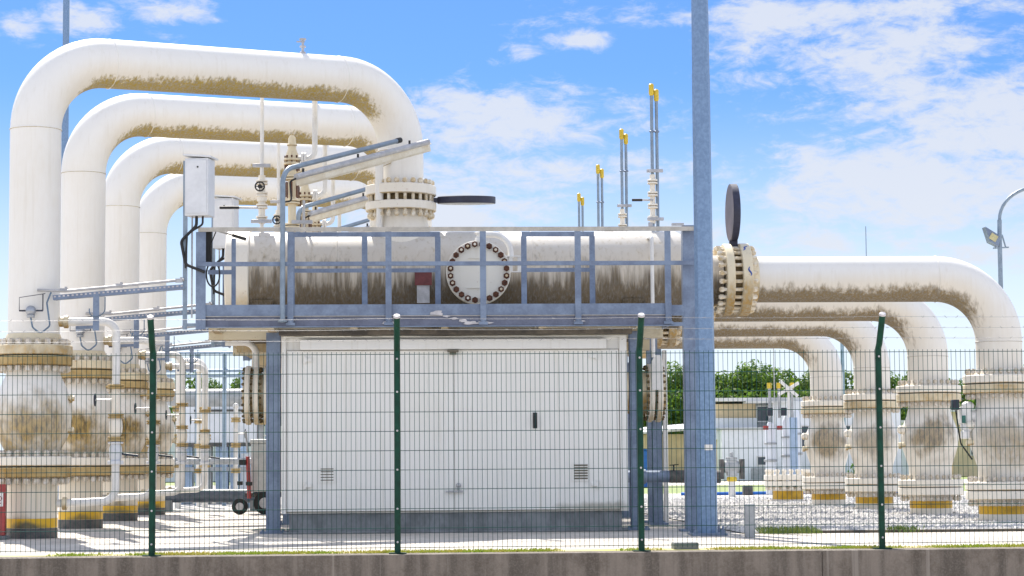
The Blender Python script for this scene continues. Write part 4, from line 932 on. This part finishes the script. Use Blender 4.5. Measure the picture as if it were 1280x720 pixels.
for i, (x, y, z1) in enumerate(((-4.75, 46.8, 3.4), (-4.25, 47.6, 3.2))):
    t = thing('standpipe', (x, y, 0), ('cream standpipe with bent top behind the third bypass pipe', 'cream standpipe with bent top behind the rearmost bypass pipe')[i], 'pipe', 'cream standpipes at the back left')
    b = MB(); b.tube(fillet([(x, y, 0), (x, y, z1), (x-.6, y+.2, z1)], .25, 8), .07, 14); b.build('pipe_run', M['pipe'], t)
    b = MB()
    for z in (.9, 1.5, 2.1): b.disc((x, y, z), .13, .05); b.disc((x, y, z+.07), .13, .05)
    b.build('flange', M['rustfl'], t)

for i, (x, y, z1, r_, m_, lab) in enumerate(((-4.95, 45.6, 2.9, .055, 'white', 'slim white standpipe with three small rusty flanges behind the second fence post'), (-4.45, 48.3, 3.0, .05, 'pipe', 'slim cream standpipe left of the blue rack post'), (-3.55, 47.2, 2.2, .05, 'white', 'short white standpipe with small black handwheel left of the trailer'), (-3.2, 50.3, 3.4, .07, 'bggrey', 'grey upright pipe in front of the back tank end'), (-5.3, 47.0, 3.3, .06, 'pipe', 'cream upright pipe farthest left at the back'))):
    t = thing('standpipe', (x, y, 0), lab, 'pipe', 'cream standpipes at the back left'); b = MB(); b.tube([(x, y, 0), (x, y, z1)], r_, 12); b.ball((x, y, z1), r_*1.3, 10); b.build('pipe_run', M[m_], t)
    for z in (.8, 1.35, 1.9):
        b = MB(); b.lathe([(r_*2.1,-.05),(r_*2.1,-.01),(r_*1.7,-.008),(r_*1.7,.008),(r_*2.1,.01),(r_*2.1,.05)], (x, y, z), 'z', 18); b.build('flange', M['rustfl'], t)
    b = MB(); b.tube([(x, y, 1.6), (x+.2, y-.05, 1.6)], .018, 8); b.build('valve_stem', M['white'], t); b = MB(); b.torus((x+.21, y-.05, 1.6), .09, .014, 'x', 20, 6); b.bar((x+.21, y-.14, 1.6), (x+.21, y+.04, 1.6), .015, .015); b.build('handwheel', M['dblue'], t)
hp = thing('header_pipe', (-4.1, 46.5, 0), 'grey horizontal header pipe crossing behind the slim bypass pipes', 'pipe'); b = MB(); b.tube([(-5.6, 46.5, 1.02), (-2.9, 46.5, 1.0)], .07, 14); b.build('pipe_run', M['bggrey'], hp)
for x in (-5.2, -3.2): b = MB(); b.bb(x-.04, x+.04, 46.45, 46.55, 0, .94); b.build('support', M['rack'], hp)

# ------------------------------------------------------------------ equipment and buildings far right
hv = thing('standpipe_valve', (8.62, 56, 0), 'small grey standpipe valve with yellow collar on the gravel right of the mast', 'valve')
b = MB(); b.tube([(8.62, 56, 0), (8.62, 56, .42)], .09, 14); b.build('stem', M['white'], hv)
b = MB(); b.lathe([(.12, .40), (.14, .46), (.12, .52)], (8.62, 56, 0), 'z', 16); b.build('collar', M['ycap'], hv)
b = MB(); b.box((8.62, 56, .75), (.26, .24, .42)); b.lathe([(.16,-.2),(.16,.2)], (8.62, 56, .78), 'x', 18); b.disc((8.62, 56, 1.0), .15, .06); b.tube([(8.62, 56, 1.0), (8.62, 56, 1.16)], .05, 10); b.build('valve_head', M['bggrey'], hv, bevel=.02)
for s in (-1, 1): b = MB(); b.bb(8.62+s*.27-.05, 8.62+s*.27+.05, 55.85, 56.15, .46, .98); b.build('side_plate', M['bit'], hv, bevel=.01)
b = MB(); pts = []
for i in range(40):
    x = 7.6 + i*.16; pts.append((x, 58.5 + .25*sin(x*1.3), .05))
b.tube(pts, .05, 8); tag(b.build('hose', M['bluep']), 'bright blue hose lying across the gravel behind the right valves', 'hose')
b = MB(); b.box((9.35, 58.0, .14), (.26, .22, .26)); tag(b.build('hose_weight', M['bit'], bevel=.02), 'small dark block beside the blue hose', 'block')
sk = thing('actuator_skid', (9.3, 54, 0), 'grey skid of upright tanks and yellow-capped actuators left of the rearmost right valve', 'equipment skid')
for x, r_, z1 in ((9.30, .13, 1.7), (9.75, .15, 1.9), (9.95, .13, 2.0)):
    b = MB(); b.lathe([(r_, .1), (r_, z1), (r_*.6, z1+.15), (.05, z1+.2)], (x, 54, 0), 'z', 20); tk = b.build('tank', M['bgw'], sk)
    b = MB(); b.disc((x, 54, z1*.55), r_+.04, .06); b.build('band', M['bggrey'], tk); b = MB(); b.disc((x, 54, z1*.8), r_+.03, .05); b.build('band', M['bggrey'], tk)
for x in (9.28, 9.52, 9.85):
    b = MB(); b.tube([(x, 53.9, 2.0), (x, 53.9, 2.82)], .035, 8); vp = b.build('tube', M['bggrey'], sk); b = MB(); b.lathe([(.06, 2.74), (.06, 2.88)], (x, 53.9, 0), 'z', 10); b.build('cap', M['ycap'], vp)
for x in (9.25, 9.6):
    b = MB(); b.box((x, 53.7, 2.15), (.14, .1, .2)); b.build('gauge_box', M['dblue'], sk, bevel=.01); b = MB(); b.lathe([(.07,0),(.07,.1)], (x-.12, 53.65, 1.70), 'z', 10); b.build('red_knob', M['red'], sk)
b = MB(); b.bb(9.72, 9.9, 53.5, 53.6, .05, 2.0); b.build('panel', M['bgblue'], sk)
b = MB(); b.bb(9.45, 9.85, 53.4, 53.5, .1, .42); b.build('kick_plate', M['bgb'], sk)
b = MB()
for a in (.55, -.75): b.bar((9.72-.3*cos(a), 53.6+.03*a, 2.72-.28*sin(a)), (9.72+.3*cos(a), 53.6+.03*a, 2.72+.28*sin(a)), .05, .075)
b.tube([(9.72, 53.65, 2.0), (9.72, 53.65, 2.72)], .03, 8); b.build('cross_handle', M['white'], sk)

def window(parent, x0, x1, y, z0, z1, m='bgdark'):
    b = MB(); b.bb(x0-.06, x1+.06, y-.05, y-.002, z0-.06, z0); b.bb(x0-.06, x1+.06, y-.05, y-.002, z1, z1+.06); b.bb(x0-.06, x0, y-.05, y-.002, z0, z1); b.bb(x1, x1+.06, y-.05, y-.002, z0, z1)
    f = b.build('window', M['bgroof'], parent); b = MB(); b.bb(x0, x1, y-.03, y-.01, z0, z1); b.build('pane', M[m], f)
s1 = thing('storage_shed', (14.5, 112, 0), 'beige ribbed shed with a sloping grey roof, seen left of the mast', 'shed')
b = MB(); b.bb(12.6, 16.4, 112, 118, 0, 2.36); b.build('wall', M['bgb'], s1)
b = MB(); x = 12.6
while x < 16.4: b.bb(x, x+.12, 111.95, 112, 0, 2.34); x += .42
b.build('wall_ribs', M['bgb'], s1)
b = MB(); b.add([(12.3,111.6,2.36),(16.9,111.6,2.66),(16.9,118.3,2.95),(12.3,118.3,2.62),(12.3,111.6,2.46),(16.9,111.6,2.76),(16.9,118.3,3.1),(12.3,118.3,2.75)], [(0,3,2,1),(4,5,6,7),(0,1,5,4),(1,2,6,5),(2,3,7,6),(3,0,4,7)]); b.build('roof', M['bgroof'], s1)
s2 = thing('workshop_building', (19, 105, 0), 'white workshop building with a beige front band and dark strip window, behind the gravel', 'building')
b = MB(); b.bb(15.4, 17.55, 106, 114, 0, 3.75); b.build('wall', M['bgb'], s2)
b = MB(); b.bb(15.3, 17.56, 105.7, 106, 2.0, 3.05); b.bb(15.6, 18.6, 104.4, 106, 0, 2.45); b.build('annex_wall', M['bgw'], s2)
b = MB(); b.bb(17.56, 18.75, 105.9, 113, 0, 3.9); b.build('wall', M['bggrey'], s2)
b = MB(); b.bb(18.2, 24.5, 104.8, 113, 0, 3.85); b.build('wall', M['bgw'], s2)
b = MB(); b.bb(15.2, 24.7, 105.0, 114.3, 3.86, 4.02); b.bb(16.9, 18.9, 104.5, 106, 3.75, 3.85); b.bb(15.5, 18.2, 104.3, 106, 2.46, 2.55); b.build('roof', M['bgroof'], s2)
window(s2, 17.62, 18.15, 105.88, 2.9, 3.6); window(s2, 17.35, 17.72, 104.4, .75, 1.12); window(s2, 19.6, 20.4, 104.8, 1.6, 2.6); window(s2, 21.2, 22.0, 104.8, 1.6, 2.6)
b = MB(); b.bb(17.0, 18.3, 104.36, 104.4, .05, .6); b.build('louvre', M['bggrey'], s2)
b = MB(); b.bb(8.7, 9.45, 80, 82, .3, 1.35); b.bb(8.65, 9.5, 79.95, 82.05, 1.35, 1.42); b.bb(8.8, 9.35, 80.2, 81.8, -.03, .3)
tag(b.build('blue_container', M['bluep'], bevel=.02), 'small bright blue container between the kiosk and the mast', 'container')
def far_shed(x0, x1, y, h, label, m):
    t = thing('far_shed', ((x0+x1)/2, y, 0), label, 'shed'); b = MB(); b.bb(x0, x1, y, y+6, 0, h); b.build('wall', M[m], t); b = MB(); b.bb(x0-.2, x1+.2, y-.25, y+6.2, h, h+.15); b.build('roof', M['bgroof'], t); window(t, x0+1, x0+2, y, 1.2, 2.1); return t
far_shed(25.8, 30.2, 120, 3.0, 'low white shed behind the two nearest right valves', 'bgw')
far_shed(31, 40, 120, 3.6, 'wide beige shed at the far right behind the nearest right valve', 'bgb')
far_shed(-22, -4, 125, 3.0, 'wide white shed far behind the left valves', 'bgw')

# lamp posts and masts
m1 = thing('lamp_post', (-9.25, 60, 0), 'tall slim grey lamp post far behind the tallest gooseneck pipe at left', 'lamp post')
b = MB(); b.lathe([(.11, 0), (.09, 14), (.07, 16)], m1.location, 'z', 12); b.build('shaft', M['pole'], m1)
b = MB(); b.bar((-9.25, 60, 16), (-9.25, 59, 16.2), .25, .1); b.build('lamp_head', M['bggrey'], m1)
m2 = thing('lamp_post', (14.15, 50, 0), 'lamp post with curved arm and tilted floodlight at the upper right edge', 'lamp post')
pts = [(14.13, 50, 0), (14.14, 50, 6.1), (14.15, 50, 6.55)]
for i in range(1, 11):
    a = i/10*1.45; pts.append((14.15+.95*(1-cos(a)), 50, 6.55+.78*sin(a)))
pts += [(15.3, 50, 7.28), (15.6, 50, 7.25)]
b = MB(); b.tube(pts[:3], .055, 12); b.tube(pts[2:], [.04]*(len(pts)-2), 12); b.build('shaft', M['conduit'], m2)
b = MB(); b.tube([(15.5, 50, 7.27), (15.6, 50, 7.24), (16.2, 50, 7.18)], [.06,.12,.06], 12); b.build('lamp_head', M['bggrey'], m2)
b = MB(); c = Vector((13.92, 49.9, 6.10)); Rl = Matrix.Rotation(radians(32), 3, 'Y') 
vs_ = [c+Rl@Vector(p) for p in ((-.30,-.16,.13),(.12,-.16,.13),(.22,-.14,-.10),(-.02,-.14,-.12),(-.30,.16,.13),(.12,.16,.13),(.22,.14,-.10),(-.02,.14,-.12))]
b.add(vs_, [(0,3,2,1),(4,5,6,7),(0,1,5,4),(1,2,6,5),(2,3,7,6),(3,0,4,7)]); fl = b.build('floodlight', M['galv'], m2, bevel=.012)
b = MB(); b.box(c+Rl@Vector((.0,-.165,.01)), (.18,.01,.15), Rl); b.build('lamp_glass', M['lamp'], fl)
b = MB(); b.bar((13.98, 50, 5.88), (14.35, 50, 5.90), .06, .03); b.bar((14.28, 50, 5.9), (14.2, 50, 6.2), .03, .03); b.build('bracket', M['conduit'], m2)
b = MB(); b.lathe([(.018, 0), (.012, 7.5)], (13.15, 60, 0), 'z', 8); tag(b.build('antenna', M['conduit']), 'thin lone antenna rod standing above the right-hand pipes', 'antenna')
b = MB(); b.lathe([(.07, 0), (.06, 5.0)], (14.48, 70, 0), 'z', 10); tag(b.build('slim_mast', M['rack']), 'slim blue mast between the rearmost two right-hand pipes', 'mast')
b = MB(); b.lathe([(.03, 0), (.02, 6.2)], (17.45, 100, 0), 'z', 8); tag(b.build('flag_rod', M['galvl']), 'thin pale rod in front of the white workshop', 'rod')

# ------------------------------------------------------------------ trees
def crown_mesh(seed, H, W):
    r = random.Random(seed); b = MB()
    lobes = []
    for i in range(17):
        z = H*(.30+.58*r.random()); k = 1-abs(z/H-.55)*.9
        a = r.random()*6.28; q = W*.33*r.random()*k
        lobes.append((q*cos(a)*1.25, q*sin(a), z, W*(.20+.13*r.random())))
    for lx, ly, lz, lr in lobes:
        for i in range(520):
            u = Vector((r.gauss(0,1), r.gauss(0,1), r.gauss(0,1))).normalized(); rr = lr*(.55+.5*r.random()**.5)
            p = Vector((lx, ly, lz)) + Vector((u.x, u.y, u.z*.85))*rr
            s = .07+.15*r.random(); n = (u + Vector((r.gauss(0,.6), r.gauss(0,.6), r.gauss(0,.6)+.3))).normalized()
            t = n.cross(Vector((r.gauss(0,1), r.gauss(0,1), r.gauss(0,1)))).normalized(); w_ = n.cross(t)
            b.add([p-t*s, p+w_*s*.6, p+t*s, p-w_*s*.6], [(0,1,2,3)])
    return b, lobes
TR = []
def make_tree(seed, H, W, loc, label):
    t = thing('broadleaf_tree', loc, label, 'tree', 'trees along the back of the yard')
    cb, lobes = crown_mesh(seed, H, W); L = Vector(loc)
    b = MB(); b.v = [tuple(Vector(p)+L) for p in cb.v]; b.f = cb.f; b.build('crown', M['leaf'], t, flat=True)
    b = MB(); b.tube([L, L+Vector((.05,0,H*.25)), L+Vector((0,.1,H*.5)), L+Vector((.1,0,H*.75))], [.22,.18,.12,.04], 8)
    for lx, ly, lz, lr in lobes[:6]: b.tube([L+Vector((0,.05,H*.33)), L+Vector((lx*.5, ly*.5, lz*.75)), L+Vector((lx, ly, lz))], [.09,.06,.03], 6)
    b.build('trunk', M['bark'], t); return t
protos = []
T0 = [(21.0, 163, 8.5), (24.4, 166, 8.0), (27.0, 164, 8.3), (30.2, 165, 8.1)]
for i, (x, y, h) in enumerate(T0):
    protos.append(make_tree(20+i, h, 5.6, (x, y, 0), ('round-topped tree left of the mast above the beige shed', 'broad tree right of the mast behind the beige building band', 'low-domed tree behind the thin rod and white workshop', 'bushy tree behind the cross-shaped handle')[i]))
more = [(33.6, 166, 'tree filling the gap left of the rearmost right-hand pipe'), (37.0, 164, 'tree seen between the rearmost two right-hand pipes'), (41.0, 167, 'tree seen just right of the rightmost fence post'), (45.0, 165, 'tree seen between the two nearest right valves'),
        (49, 166, 'tree behind the nearest right valve'), (53, 164, 'last tree at the right end of the row'), (18.0, 167, 'tree beside the kiosk corner, left of the round-topped one'), (-3.4, 166, 'tree showing below the platforms left of the kiosk'), (-7.2, 164, 'tree hidden behind the left bypass pipes'), (.5, 165, 'tree directly behind the left flange pair of the bypass line'),
        (-11, 166, 'tree behind the rearmost left ball valve'), (-15, 164, 'tree behind the left gooseneck legs')]
for i, (x, y, lab) in enumerate(more):
    p = protos[i % 4]; c = copy_tree(p, None, 0, lab); c.location = (x, y, 0); s_ = .86+.2*rnd.random(); c.scale = (s_, s_, .97); c.rotation_euler = (0, 0, rnd.random()*6.28)
# hedge under the trees
def hedge(x0, x1, y, h, label):
    b = MB()
    for i in range(int((x1-x0)*700)):
        p = Vector((x0+(x1-x0)*rnd.random(), y+1.5*rnd.random(), h*rnd.random()**.7*(.8+.25*sin(rnd.random()*9)))); s = .10+.18*rnd.random()
        n = Vector((rnd.gauss(0,1), rnd.gauss(0,1)-.5, rnd.gauss(0,1)+.5)).normalized(); t = n.cross(Vector((rnd.gauss(0,1), rnd.gauss(0,1), rnd.gauss(0,1)))).normalized(); w_ = n.cross(t)
        b.add([p-t*s, p+w_*s*.6, p+t*s, p-w_*s*.6], [(0,1,2,3)])
    o = b.build('hedge', M['leaf'], flat=True); return tag(o, label, 'hedge')
hedge(12, 36, 158, 6.0, 'long dark green hedge below the trees at right')
hedge(36, 58, 157, 5.2, 'long green hedge at the far right end of the yard')
hedge(-20, 4, 157, 5.2, 'long green hedge far behind the left bypass pipes')
b = MB()
for i in range(900):
    u = Vector((rnd.gauss(0,1), rnd.gauss(0,1), abs(rnd.gauss(0,1)))).normalized(); p = Vector((13.55, 62, 0)) + Vector((u.x*.75, u.y*.6, u.z*1.3))*(.6+.4*rnd.random()); s = .06
    n = (u+Vector((rnd.gauss(0,.5), rnd.gauss(0,.5), .3))).normalized(); t = n.cross(Vector((1,.3,.2))).normalized(); w_ = n.cross(t); b.add([p-t*s, p+w_*s*.6, p+t*s, p-w_*s*.6], [(0,1,2,3)])
tag(b.build('bush', M['leaf'], flat=True), 'dark green bush behind the gap between the second and third right valves', 'bush')

for _o in SC.objects:
    if 'label' in _o and not 4 <= len(_o['label'].split()) <= 16: print('LABEL', _o.name, len(_o['label'].split()), _o['label'])
